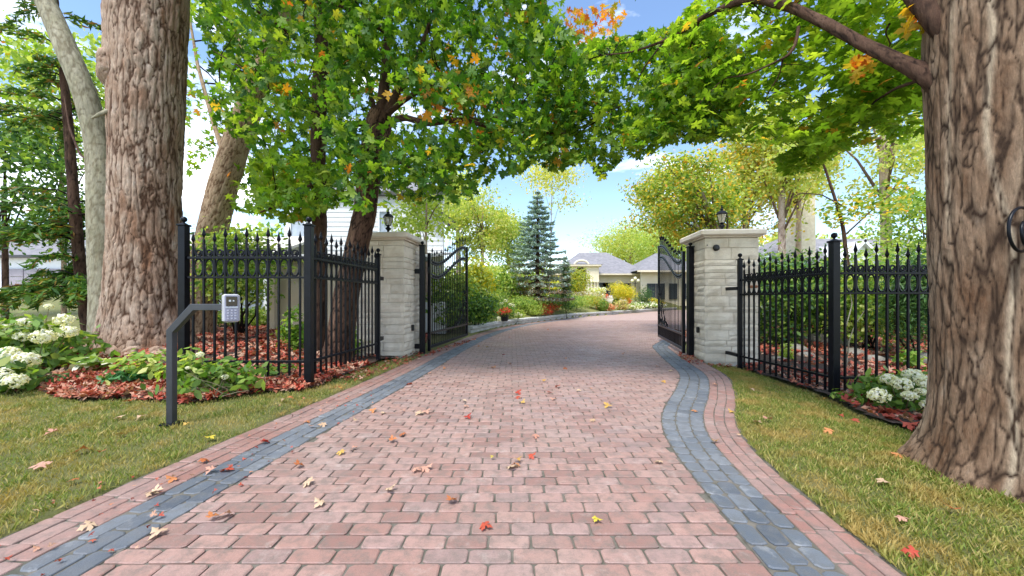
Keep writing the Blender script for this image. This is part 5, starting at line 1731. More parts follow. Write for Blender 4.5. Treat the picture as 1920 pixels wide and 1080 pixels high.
# pale garden trees, left of spruce
bigtree('garden_tree', 'pale green airy tree right above the left gate leaf', XW(905, 22), 22, 5.6, 4.2, 2.1, 1.5, 2.3, 6800, .15, [m_bush_l, m_bush_ly], .10, m_barkG, 30, OVAL, gauss=.19, seed=21)
bigtree('garden_tree', 'yellow green feathery tree between the left gate and the blue spruce', XW(955, 25), 25, 5.8, 3.9, 1.8, 1.4, 2.5, 6000, .16, [m_bush_l], .10, m_barkG, 26, OVAL, gauss=.19, seed=22)
bigtree('garden_tree', 'tall pale tree behind the gable of the white house', XW(860, 26), 26, 8, 6.4, 2.6, 2.0, 2.6, 4600, .20, [m_bush_ly, m_bush_l], .14, m_barkG, 30, OVAL, gauss=.19, seed=23)
bigtree('garden_tree', 'light leafed tree over the left pillar cap in front of the white wall', XW(800, 12.5), 12.5, 4.6, 3.9, 1.35, 1.0, 1.0, 1500, .13, [m_bush_l], .07, m_barkG, 22, OVAL, gauss=.2, seed=24)
# right background trees with pinkish trunks
bigtree('pale_tree', 'tall tree with pinkish trunk and pale yellow leaves right of the stone pillar lamp', XW(1466, 19), 19, 12, 8.2, 3.0, 2.2, 3.4, 6200, .19, [m_bush_ly, m_bush_l], .17, m_barkG, 36, OVAL, gauss=.18, seed=31, limbs=10)
bigtree('pale_tree', 'second pinkish trunk tree just beside the stone chimney', XW(1497, 22), 22, 12, 8.6, 2.6, 2.2, 3.2, 3200, .2, [m_bush_ly], .15, m_barkG, 26, OVAL, gauss=.18, seed=32)
bigtree('pale_tree', 'tall straight trunk tree with pale green leaves above the right fence', XW(1662, 17), 17, 12, 8.6, 3.4, 2.4, 3.6, 4600, .17, [m_bush_l, m_bush_ly], .20, m_barkG, 34, OVAL, gauss=.17, seed=33, limbs=10)
bigtree('pale_tree', 'yellow leafed tree in the gap between pillar lamp and pinkish trunks', XW(1395, 21), 21, 10, 7.2, 3.6, 2.2, 3.8, 8200, .18, [m_bush_ly, m_amber], .17, m_barkG, 34, OVAL, gauss=.19, seed=34)
bigtree('pale_tree', 'pale green tree low beside the great trunk at the far right', XW(1740, 15), 15, 6, 4.0, 2.4, 1.8, 2.0, 3400, .15, [m_bush_l, m_bush], .11, m_barkG, 30, OVAL, gauss=.18, seed=35)
# small dark leaved tree rising behind right corner post
x0, d0 = 1590, 9.5
t = thing('dogwood_tree', 'small dark leaved tree with thin leaning stem behind the right corner post', 'tree', (P(1600, 640, d0).x, d0, 0))
st = [P(1598, 668, d0), P(1592, 520, d0), P(1580, 420, d0), P(1565, 370, d0), P(1545, 310, d0), P(1530, 280, d0), P(1505, 230, d0)]
limb('trunk', st, [.05, .045, .042, .034, .024, .018, .01], m_barkD, t)
limb('branch', [P(1578, 385, d0), P(1540, 365, 9.3), P(1500, 362, 9.2), P(1470, 380, 9)], [.02, .014, .01, .006], m_barkD, t)
limb('branch', [P(1585, 440, d0), P(1650, 380, 9.6), P(1690, 350, 9.8), P(1730, 335, 10)], [.02, .014, .01, .006], m_barkD, t)
pp = px_cloud([(1525, 400), (1560, 370), (1620, 360), (1680, 330), (1720, 360), (1700, 400), (1620, 410), (1560, 430)], 900, 8.4, 10.4, .47, 1.6, 141)
leaf_cloud(t, pp, (.07, .13), [m_bush, m_amber], 0, tmpls=[OVAL], up=1.0)

# shrubs behind right fence
plant('evergreen_shrub', 'dense broadleaf shrub between the right pillar and fence corner', 'shrub', P(1468, 0, 9.4).x, 9.4, .95, .8, 1.15, 4600, .105, [m_bush_d, m_bush], OVAL, 24, z=.0, gauss=.26, stems=5)
plant('columnar_cedar', 'dark cedar cone behind the right front fence panel beside the great trunk', 'tree', P(1722, 0, 7.4).x, 7.4, .62, .6, 1.18, 6500, .10, m_bush_d, LONG, 40, z=.0, gauss=.26, shell=.2, stems=2)
plant('leafy_shrub', 'light green leafy shrub centred behind the right front fence panel', 'shrub', P(1630, 0, 8.8).x, 8.8, 1.05, .8, 1.0, 4200, .10, [m_bush, m_bush_l], OVAL, 26, z=.05, gauss=.26, stems=6)
plant('leafy_shrub', 'green shrub behind the right side fence panel, right of the dense broadleaf shrub', 'shrub', P(1540, 0, 10.2).x, 10.2, .95, .8, .95, 3800, .11, [m_bush_d, m_bush_d, m_bush], OVAL, 22, z=.1, gauss=.27, stems=4)
plant('leafy_shrub', 'pale shrub glimpsed behind the great trunk past the cedar cone', 'shrub', P(1790, 0, 9.4).x, 9.4, 1.3, .9, 1.25, 3000, .12, [m_bush, m_bush_l], OVAL, 22, z=.1, gauss=.27, stems=4)
plant('leafy_shrub', 'tall green hedge shrub far behind the right side fence', 'shrub', P(1500, 0, 13).x, 13, 2.0, 1.0, 1.35, 4600, .14, [m_bush_d, m_bush], OVAL, 26, z=.2, gauss=.27, stems=4)
plant('leafy_shrub', 'bright hedge shrub far behind the right front fence panel', 'shrub', P(1660, 0, 13).x, 13, 2.5, 1.0, 1.45, 4600, .14, [m_bush_l, m_bush], OVAL, 28, z=.2, gauss=.27, stems=4)
plant('blue_conifer', 'blue grey conifer tips peeking over the right pillar shoulder', 'tree', P(1440, 0, 10.8).x, 10.8, .9, .8, 1.32, 1700, .14, m_sprucen, LONG, 24, z=.0, gauss=.27, stems=1)
# tall bare stems behind the fence
t = thing('bare_sapling', 'thin pale double stem sapling right of the right corner post', 'sapling', (P(1590, 0, 6.6).x, 6.6, 0))
for q in ([P(1582, 690, 6.6), P(1584, 620, 6.6), P(1598, 570, 6.7), P(1592, 540, 6.7)], [P(1586, 690, 6.6), P(1592, 640, 6.5), P(1602, 610, 6.5), P(1626, 575, 6.5)]):
    limb('stem', q, [.012, .010, .008, .004], m_barkS, t, 8)
# stones in the right bed
rk = [(1492, 640, 8.8, .26), (1530, 626, 10, .35), (1600, 652, 8.3, .22), (1640, 662, 7.6, .20), (1742, 650, 7.4, .30), (1460, 668, 7.6, .16), (1510, 655, 8.0, .18), (1690, 668, 7.2, .18), (1565, 636, 9.6, .3)]
rlab = ['largest pale boulder behind the right side fence pickets', 'flat boulder far back behind the right fence corner', 'small rounded rock right of the right corner post', 'low rock near the middle of the right front panel', 'grey boulder beside the great trunk behind the fence',
        'small rock next to the right pillar foot behind the pickets', 'pale rock in red leaves behind the right side panel', 'low stone between cedar cone and right front pickets', 'rear rock under the leafy shrub behind right corner post']
def rock(x, y, z, r_, label, seed):
    r = np.random.default_rng(seed)
    bm_v, bm_f = [], []
    nu, nv = 12, 7
    for j in range(nv + 1):
        ph = math.pi * j / nv - math.pi / 2
        for i in range(nu):
            a = 2 * math.pi * i / nu
            p = np.array([math.cos(a) * math.cos(ph), math.sin(a) * math.cos(ph), math.sin(ph)])
            k = 1 + .45 * (fbm((p * 1.4 + seed * 3)[None], 2, 5)[0] - .5) * 2 * .5
            bm_v.append((x + p[0] * r_ * 1.35 * k, y + p[1] * r_ * k, z + r_ * .25 + p[2] * r_ * .62 * k))
    for j in range(nv):
        for i in range(nu):
            bm_f.append((j * nu + i, j * nu + (i + 1) % nu, (j + 1) * nu + (i + 1) % nu, (j + 1) * nu + i))
    o = G().add(bm_v, bm_f).build('rock', m_rock, None, True)
    props(o, label, 'rock', 'rocks in the right bed')
for i, (px, py, dd, r_) in enumerate(rk):
    x = P(px, 0, dd).x
    rock(x, dd, float(bed_z(x, dd)) - .05, r_ * .8, rlab[i], i + 3)

# ------------------------------------------------------------ left yard planting
plant('multi_stem_shrub', 'tall multi stem green shrub behind the keypad and left front fence panel', 'shrub', P(452, 0, 8.6).x, 8.6, .95, .7, .95, 3600, .105, [m_bush, m_bush_l], OVAL, 28, z=.28, lift=.55, gauss=.24, stems=9, stem_r=.022)
plant('leafy_shrub', 'small green shrub beside the leaning trunk behind the left fence', 'shrub', P(352, 0, 10.5).x, 10.5, .9, .7, .9, 1800, .12, m_bush_l, OVAL, 20, z=.3, lift=.7, gauss=.25, stems=5)
plant('low_hedge', 'low dark hedge strip at the foot of the lawn behind the left fence', 'shrub', P(470, 0, 11.5).x, 11.5, 1.2, .5, .28, 1600, .10, [m_bush_l, m_bush], OVAL, 16, z=.3, gauss=.28, stems=0)
plant('climbing_plant', 'green sprays against the beige wall behind the left corner post', 'plant', P(556, 0, 7.2).x, 7.2, .30, .25, .42, 420, .10, m_bush, OVAL, 12, gauss=.3, stems=4, stem_r=.008)
plant('leafy_plant', 'small green plant on red leaves behind the left side fence panel', 'plant', P(668, 0, 7.4).x, 7.4, .3, .25, .3, 300, .09, m_bush, OVAL, 10, gauss=.3, stems=3, stem_r=.006)
# left gate surroundings
plant('leafy_shrub', 'dark green shrub pressed against the outer edge of the left gate leaf', 'shrub', P(893, 0, 13.2).x, 13.2, .62, .55, .62, 2800, .10, [m_bush_d, m_bush], OVAL, 22, z=.25, gauss=.27, stems=3)
plant('leafy_shrub', 'bright yellow green shrub seen above the dark shrub by the left gate', 'shrub', P(892, 0, 16).x, 16, .95, .8, 1.15, 2800, .13, [m_bush_l, m_lime], OVAL, 22, z=.5, gauss=.27, stems=3)
plant('leafy_shrub', 'green shrub seen through the lower pickets of the left gate', 'shrub', P(838, 0, 12.4).x, 12.4, .85, .6, .62, 2600, .11, [m_bush_d, m_bush], OVAL, 22, z=.1, gauss=.27, stems=3)
plant('leafy_shrub', 'taller light shrub behind the middle of the left gate leaf', 'shrub', P(845, 0, 14.5).x, 14.5, 1.1, .8, 1.1, 3000, .13, [m_bush_l, m_bush], OVAL, 24, z=.3, gauss=.27, stems=3)
G().box((-3.4, 12.0, .55), (2.6, .15, 1.0)).build('garden_wall', m_siding)
props(bpy.data.objects['garden_wall'], 'low white wall seen between pickets at the hinge side of the left gate', 'wall')

# ------------------------------------------------------------ garden rows along the kerb (pixel column, distance, rx, rz, kind, label)
J = 'juniper_shrub'
rows = [
 (908, 14.6, .55, .42, 'bush_green', m_bush, LONG, 1500, .12, 'feathery green shrub right beside the dark shrub at the left gate'),
 (925, 17.5, .8, .65, 'juniper_shrub', [m_bush, m_bush_l], LONG, 2000, .14, 'spreading juniper behind the black flower pot'),
 (985, 19.6, .9, .50, 'juniper_shrub', [m_bush_l, m_bush], LONG, 2400, .14, 'light green juniper on the kerb below the blue spruce trunk'),
 (1008, 19.2, .55, .33, 'juniper_shrub', [m_bush_l], LONG, 1200, .12, 'low bright juniper left of the red salvia flowers'),
 (1040, 23.4, 1.3, .60, 'juniper_shrub', [m_bush_d, m_bush], LONG, 2800, .16, 'broad dark juniper behind the red salvia flowers'),
 (1077, 25.2, 1.2, .55, 'juniper_shrub', [m_bush, m_bush_l], LONG, 2400, .16, 'mounded juniper right of the red salvia flowers'),
 (1110, 27.5, 1.0, .48, 'juniper_shrub', [m_bush_l, m_amber], LONG, 1700, .16, 'yellowing juniper just left of the clipped box ball'),
 (1000, 24.5, 1.2, .9, 'juniper_shrub', [m_bush, m_spruceb], LONG, 2000, .17, 'brownish juniper mass under the spruce boughs'),
 (940, 21, 1.1, 1.1, 'leafy_shrub', [m_bush, m_bush_l], OVAL, 2600, .15, 'upright green shrub left of the blue spruce'),
 (968, 23, 1.0, .85, 'leafy_shrub', [m_bush_l, m_tan], OVAL, 2000, .16, 'pale mixed shrub close to the spruce trunk on its left'),
 (1040, 29, 1.2, .75, 'leafy_shrub', [m_lime, m_bush_l], OVAL, 1800, .18, 'yellow shrub glowing behind the lower spruce boughs'),
 (1083, 31, 1.0, 1.35, 'golden_shrub', [m_lime, m_bush_ly, m_bush_l], OVAL, 3000, .17, 'weeping golden shrub in front of the mansion arch'),
 (1163, 31, 1.12, .82, 'golden_cypress', [m_lime], LONG, 3600, .17, 'bright yellow rounded cypress in front of the mansion doors'),
 (1165, 29.5, .55, .42, 'ornamental_grass', [m_tan, m_bush_ly], LONG, 900, .22, 'tan ornamental grass under the yellow cypress'),
 (1207, 35, .85, .9, 'conical_evergreen', [m_bush_d], LONG, 1900, .16, 'small dark conical evergreen left of the mansion wing window'),
 (1228, 36.5, .7, .45, 'golden_shrub', [m_amber, m_lime], OVAL, 900, .16, 'low amber shrub beneath the mansion wing window'),
 (1118, 33, .9, .55, 'leafy_shrub', [m_bush_ly, m_white], OVAL, 1100, .17, 'pale flowering shrub at the foot of the porch columns'),
 (1150, 27.5, .7, .28, 'flower_patch', [m_orangefl, m_tan], OVAL, 800, .13, 'orange tinged perennials right of the clipped box ball'),
 (1180, 31, 1.1, .25, 'flower_patch', [m_white, m_bush_l], OVAL, 1300, .14, 'white flower patch beyond the tan ornamental grass'),
 (1212, 35, 1.4, .28, 'flower_patch', [m_white, m_bush], OVAL, 1500, .15, 'white and green flower patch at the end of the kerb'),
 (1176, 33.5, .32, .45, 'flower_patch', [m_redfl], OVAL, 260, .13, 'small crimson shrub standing right of the yellow cypress'),
 (1098, 30, 1.2, .4, 'flower_patch', [m_tan, m_white], OVAL, 1000, .15, 'pinkish tan perennials below the golden weeping shrub'),
 (1130, 34, .7, .25, 'flower_patch', [m_redfl, m_orangefl], OVAL, 300, .14, 'rusty red flowers on the terrace before the mansion doors'),
]
for i, (px, dd, rx, rz, nm, mt, tm, n, lf, lab) in enumerate(rows):
    x = XW(px, dd)
    x = min(x, float(kerb_x(dd)) - .35)
    plant(nm, lab, 'flowers' if nm == 'flower_patch' else 'shrub', x, dd, rx, rx * .8, rz, n, lf, mt, tm, 18, gauss=.28, stems=1, stem_r=.02, seed=i + 200, lift=(.55 if nm == 'golden_cypress' else 0))
# clipped box balls
for px, dd, r_, lab in ((1130, 27.2, .42, 'clipped dark green box ball on the kerb in the middle of the garden edge'), (1156, 31.5, .35, 'second clipped box ball beyond the ornamental grass, near the white flowers')):
    x = min(XW(px, dd), float(kerb_x(dd)) - .5)
    z = gz(x, dd)
    r = np.random.default_rng(int(px))
    v = rand_dir(1600, 0, r)
    t = thing('box_ball', lab, 'shrub', (x, dd, z), 'clipped box balls')
    pp = np.array([x, dd, z + r_ * .9]) + v * r_ * r.uniform(.86, 1.02, (1600, 1))
    scatter('foliage', OVAL, pp, v + r.normal(0, .5, v.shape), rand_dir(1600, 0, r), r.uniform(.05, .10, 1600), m_bush, t)
# red salvia
for px, dd, rx, lab in ((1030, 20.2, .42, 'left red salvia clump on the kerb edge below the spruce'), (1049, 21.2, .38, 'right red salvia clump next to its redder neighbour')):
    x = min(XW(px, dd), float(kerb_x(dd)) - .35)
    plant('red_salvia', lab, 'flowers', x, dd, rx * 1.15, .3, .30, 900, .10, [m_redfl, m_redfl, m_redfl, m_bush], LONG, 12, gauss=.3, stems=0, group='red salvia clumps', droop=-1)
# white hydrangea bushes of the garden with flower heads
def flower_head(par, c, r_, n=130, mat=None, flat=.75):
    r = np.random.default_rng(int(abs(c[0] * 1000 + c[2] * 777)))
    v = rand_dir(n, .25, r)
    pp = np.array(c) + v * np.array([r_, r_, r_ * flat]) * r.uniform(.72, 1.0, (n, 1))
    o = scatter('flower_head', LUMP, pp, v + r.normal(0, .35, v.shape), rand_dir(n, 0, r), r.uniform(r_ * .24, r_ * .42, n), mat or m_white, par, kind=None)
    o['kind'] = 'stuff'
    return o
t, _ = plant('white_hydrangea', 'white hydrangea above the black flower pot by the left gate', 'flowers', XW(950, 16.6), 16.6, .42, .35, .40, 500, .12, m_bush, OVAL, 12, z=.3, gauss=.3, stems=3)
for px, py in ((940, 569), (948, 564), (957, 571), (962, 573)): flower_head(t, P(px, py, 16.3), .10, 60)
t, _ = plant('white_hydrangea', 'small white hydrangea on the kerb right of the black flower pot', 'flowers', XW(971, 16.9), 16.9, .3, .25, .2, 260, .09, m_bush_l, OVAL, 10, z=.28, gauss=.3, stems=2)
for px, py in ((966, 590), (972, 588), (977, 591)): flower_head(t, P(px, py, 16.6), .085, 50)
# pot with flowers
px_, pd = P(946, 598, 15.4).x, 15.4
t = thing('flower_pot', 'dark flower pot holding red flowers on the kerb near the left gate', 'pot', (px_, pd, .24))
G().lathe((px_, pd, .24), [(.12, 0), (.15, .05), (.175, .27), (.19, .28), (.19, .31), (.165, .31), (.15, .28)], 18).build('pot', m_iron_dark, t, True)
r = np.random.default_rng(4)
pp = np.array([px_, pd, .62]) + r.normal(0, 1, (300, 3)) * np.array([.13, .13, .07])
scatter('flowers', OVAL, pp, rand_dir(300, 1, r), rand_dir(300, 0, r), r.uniform(.05, .09, 300), m_redfl, t)
scatter('foliage', OVAL, pp - np.array([0, 0, .06]), rand_dir(300, 1, r), rand_dir(300, 0, r), r.uniform(.05, .09, 300), m_bush, t)
o = G().lathe((P(935, 600, 15.2).x, 15.2, .25), [(.02, 0), (.07, .02), (.095, .08), (.085, .14), (.04, .18), (.01, .19)], 14).build('lantern_ball', m_white, None, True)
o.name = 'garden_globe'; props(o, 'small round pale garden globe left of the dark flower pot', 'ornament')
# garden lamp near the mansion
lx, ld = XW(1191, 36), 36.0
t = thing('garden_lamp_post', 'small lamp post with white globes right of the yellow cypress', 'lamp', (lx, ld, gz(lx, ld)))
zb = gz(lx, ld)
G().lathe((lx, ld, zb), [(.09, 0), (.05, .15), (.035, .3), (.03, 2.0), (.06, 2.05), (.02, 2.1)], 8).build('pole', m_iron, t, True)
for dx in (-.28, 0, .28):
    G().lathe((lx + dx, ld, zb + 2.0 + (.22 if dx == 0 else 0)), [(.03, 0), (.13, .06), (.15, .16), (.11, .27), (.02, .32)], 10).build('globe', m_white, t, True)
G().tube([(lx - .28, ld, zb + 1.98), (lx, ld, zb + 1.85), (lx + .28, ld, zb + 1.98)], .02, 6).build('arm', m_iron, t, True)
# terrace stones in the garden
for i, (px, dd, w_) in enumerate(((1120, 36, 3.0), (1150, 33, 2.2))):
    x = XW(px, dd); z = gz(x, dd)
    o = G().box((x, dd, z + .1), (w_, .5, .35), 0, .06).build('terrace_wall', m_concrete)
    props(o, ['long low pale stone terrace wall in front of the mansion porch', 'shorter low terrace wall nearer the yellow cypress'][i], 'wall', 'terrace walls')
# distant wood belts
def wood(name, x0, x1, y, z0, h, n, mats, seed):
    r = np.random.default_rng(seed)
    x = r.uniform(x0, x1, n); dd = y + r.uniform(0, 8, n)
    top = h * (.55 + .6 * fbm(np.stack([x * .12, x * 0, x * 0 + seed], -1), 3, seed))
    z = z0 + top * r.random(n) ** .75
    pos = np.stack([x, dd, z], -1)
    k = fbm(pos * .35, 2, seed) > .40
    pos = pos[k]
    for i, mm in enumerate(mats):
        q = pos[i::len(mats)]
        scatter(name, LUMP, q, rand_dir(len(q), .5, r), rand_dir(len(q), 0, r), r.uniform(.45, .95, len(q)), mm)
wood('far_wood', -75, -14, 46, 0, 11, 9000, [m_bush_l, m_bush], 61)
wood('far_wood', 16, 85, 60, .5, 13, 9000, [m_bush_l, m_bush_ly], 62)
wood('far_wood', -14, 18, 75, .5, 8, 4000, [m_bush_l], 63)
wood('far_wood', 24, 60, 34, .5, 6, 6000, [m_bush_l, m_bush_ly], 64)
bigtree('yard_tree', 'bright green tree top behind the pale smooth trunk at upper left', P(120, 0, 14).x, 14, 9, 8.4, 3.4, 2, 3.0, 4200, .19, [m_maple_y, m_bush_l], .07, m_barkT, 30, OVAL, seed=41, gauss=.18)
bigtree('yard_tree', 'dark leafy tree behind the cedar at the far left edge', P(10, 0, 13).x, 13, 6, 5.0, 3.0, 2, 2.9, 5600, .16, [m_bush_d, m_bush], .08, m_barkD, 26, OVAL, seed=42, gauss=.2)

# ------------------------------------------------------------ hydrangeas in the near beds
def hydrangea(label, x, y, rx, rz, heads, n, hr, z=None, leafs=.13):
    z = float(bed_z(x, y)) - .03 if z is None else z
    t, pos = plant('white_hydrangea', label, 'flowers', x, y, rx, rx * .75, rz, n, leafs, [m_bush, m_hyd], OVAL, 20, z=z, gauss=.3, stems=8, stem_r=.009, seed=77, droop=.4)
    for (px, py, dd, k) in heads:
        c = P(px, py, dd)
        flower_head(t, c, hr * k, 170)
        G().tube([(x, y, z), ((x + c.x) / 2, (y + c.y) / 2, (z + c.z) / 2 - .05), tuple(c)], [.008, .006, .004], 5).build('stem', m_bush_stem, t)
    return t
m_hyd = M_leaf('hydrangea_leaf', [(0, (.06, .13, .025)), (.6, (.13, .23, .05)), (1, (.28, .33, .08))], .3)
m_bush_stem = M_plain('green_stem', (.12, .13, .05), (.2, .14, .07), 20, .8)
hydrangea('big white hydrangea bush at the left edge in front of the cedar', P(62, 0, 5.3).x, 5.3, .72, .42,
          [(120, 600, 5.2, 1), (48, 606, 5.3, .9), (82, 631, 5.0, 1.1), (128, 622, 5.1, .95), (42, 631, 5.1, .8), (12, 620, 5.2, 1.05), (15, 664, 4.8, 1.1), (46, 676, 4.7, 1.2), (70, 603, 5.5, .7), (92, 575, 5.5, .5)], 1500, .115, z=.02)
hydrangea('smaller cream hydrangea cut by the left picture edge below the big bush', P(-5, 0, 4.5).x, 4.5, .32, .22, [(2, 702, 4.4, 1), (28, 714, 4.35, 1.1), (4, 684, 4.5, .8)], 420, .10, z=.0)
hydrangea('white hydrangea in the red leaf bed between the right fence and great trunk', P(1693, 0, 4.2).x, 4.2, .36, .21,
          [(1648, 742, 3.85, 1.15), (1668, 712, 4.0, .95), (1692, 720, 3.9, 1.05), (1712, 704, 4.05, 1.1), (1736, 716, 3.9, 1.1), (1742, 760, 3.8, .9), (1706, 742, 3.8, .8), (1726, 734, 3.85, .6)], 700, .084, leafs=.10)
hydrangea('young hydrangea with small greenish heads between keypad post and left corner post', P(412, 0, 4.45).x, 4.45, .48, .20,
          [(375, 665, 4.4, .7), (422, 707, 4.3, .6), (352, 690, 4.3, .4)], 640, .065, leafs=.10)
m_tuft = M_leaf('fresh_geranium_leaf', [(0, (.03, .12, .035)), (1, (.07, .22, .06))], .25)
def tuft(name, label, px, py, dd, rx, rz, n, leaf, mat, tm=OVAL, stems=3, zoff=0):
    x = P(px, 0, dd).x
    return plant(name, label, 'plant', x, dd, rx, rx * .8, rz, n, leaf, mat, tm, 14, z=float(bed_z(x, dd)) - .02 + zoff, gauss=.32, stems=stems, stem_r=.005, seed=int(px), up=1.4)
tuft('geranium_plant', 'fresh green geranium clump between the old trunk and keypad post', 238, 722, 4.75, .24, .10, 150, .085, m_tuft)
tuft('geranium_plant', 'small green geranium clump at the foot of the big left hydrangea', 97, 716, 4.8, .18, .07, 90, .07, m_tuft)
tuft('bramble_plant', 'yellow green bramble leaves climbing behind the keypad post', 352, 640, 4.5, .24, .26, 110, .10, [m_bush_l, m_bush], OVAL, 6)
tuft('bramble_plant', 'green bramble leaves in front of the old trunk foot', 282, 668, 4.9, .34, .20, 230, .095, [m_bush, m_bush_l], OVAL, 6)
tuft('hosta_plant', 'few broad pale leaves left of the brambles by the old trunk roots', 172, 690, 5.2, .24, .10, 46, .17, [m_bush, m_white], OVAL, 2)
tuft('leafy_plant', 'small seedling tuft against the fence foot left of corner post', 520, 715, 5.3, .25, .10, 80, .08, m_bush)
tuft('leafy_plant', 'green groundcover beside the right corner post foot', 1592, 742, 4.35, .14, .06, 90, .055, m_bush)
tuft('leafy_plant', 'green leafy plant behind the right front fence near the rocks', 1712, 660, 6.6, .25, .20, 120, .11, m_bush)
tuft('leafy_plant', 'grassy tuft behind the right side fence pickets', 1478, 655, 7.6, .16, .16, 110, .16, m_bush_l, LONG)
# twiggy debris
dry = thing('dead_twig_pile', 'bare twigs and stems lying in the leaves by the keypad post', 'twigs', (P(400, 0, 4.3).x, 4.3, .03))
g = G(); r = np.random.default_rng(9)
for i in range(46):
    x = P(r.uniform(335, 470), 0, 4.4).x; y = r.uniform(4.15, 4.75); a = r.uniform(0, 6.28); L = r.uniform(.15, .5)
    z = float(bed_z(x, y)) + .02
    e = (x + L * math.cos(a), y + L * math.sin(a) * .6, z + r.uniform(0, .28))
    g.tube([(x, y, z), ((x + e[0]) / 2 + r.normal(0, .02), (y + e[1]) / 2, (z + e[2]) / 2 + .02), e], [.005, .004, .002], 5)
g.build('twigs', m_barkS, dry, kind='stuff')

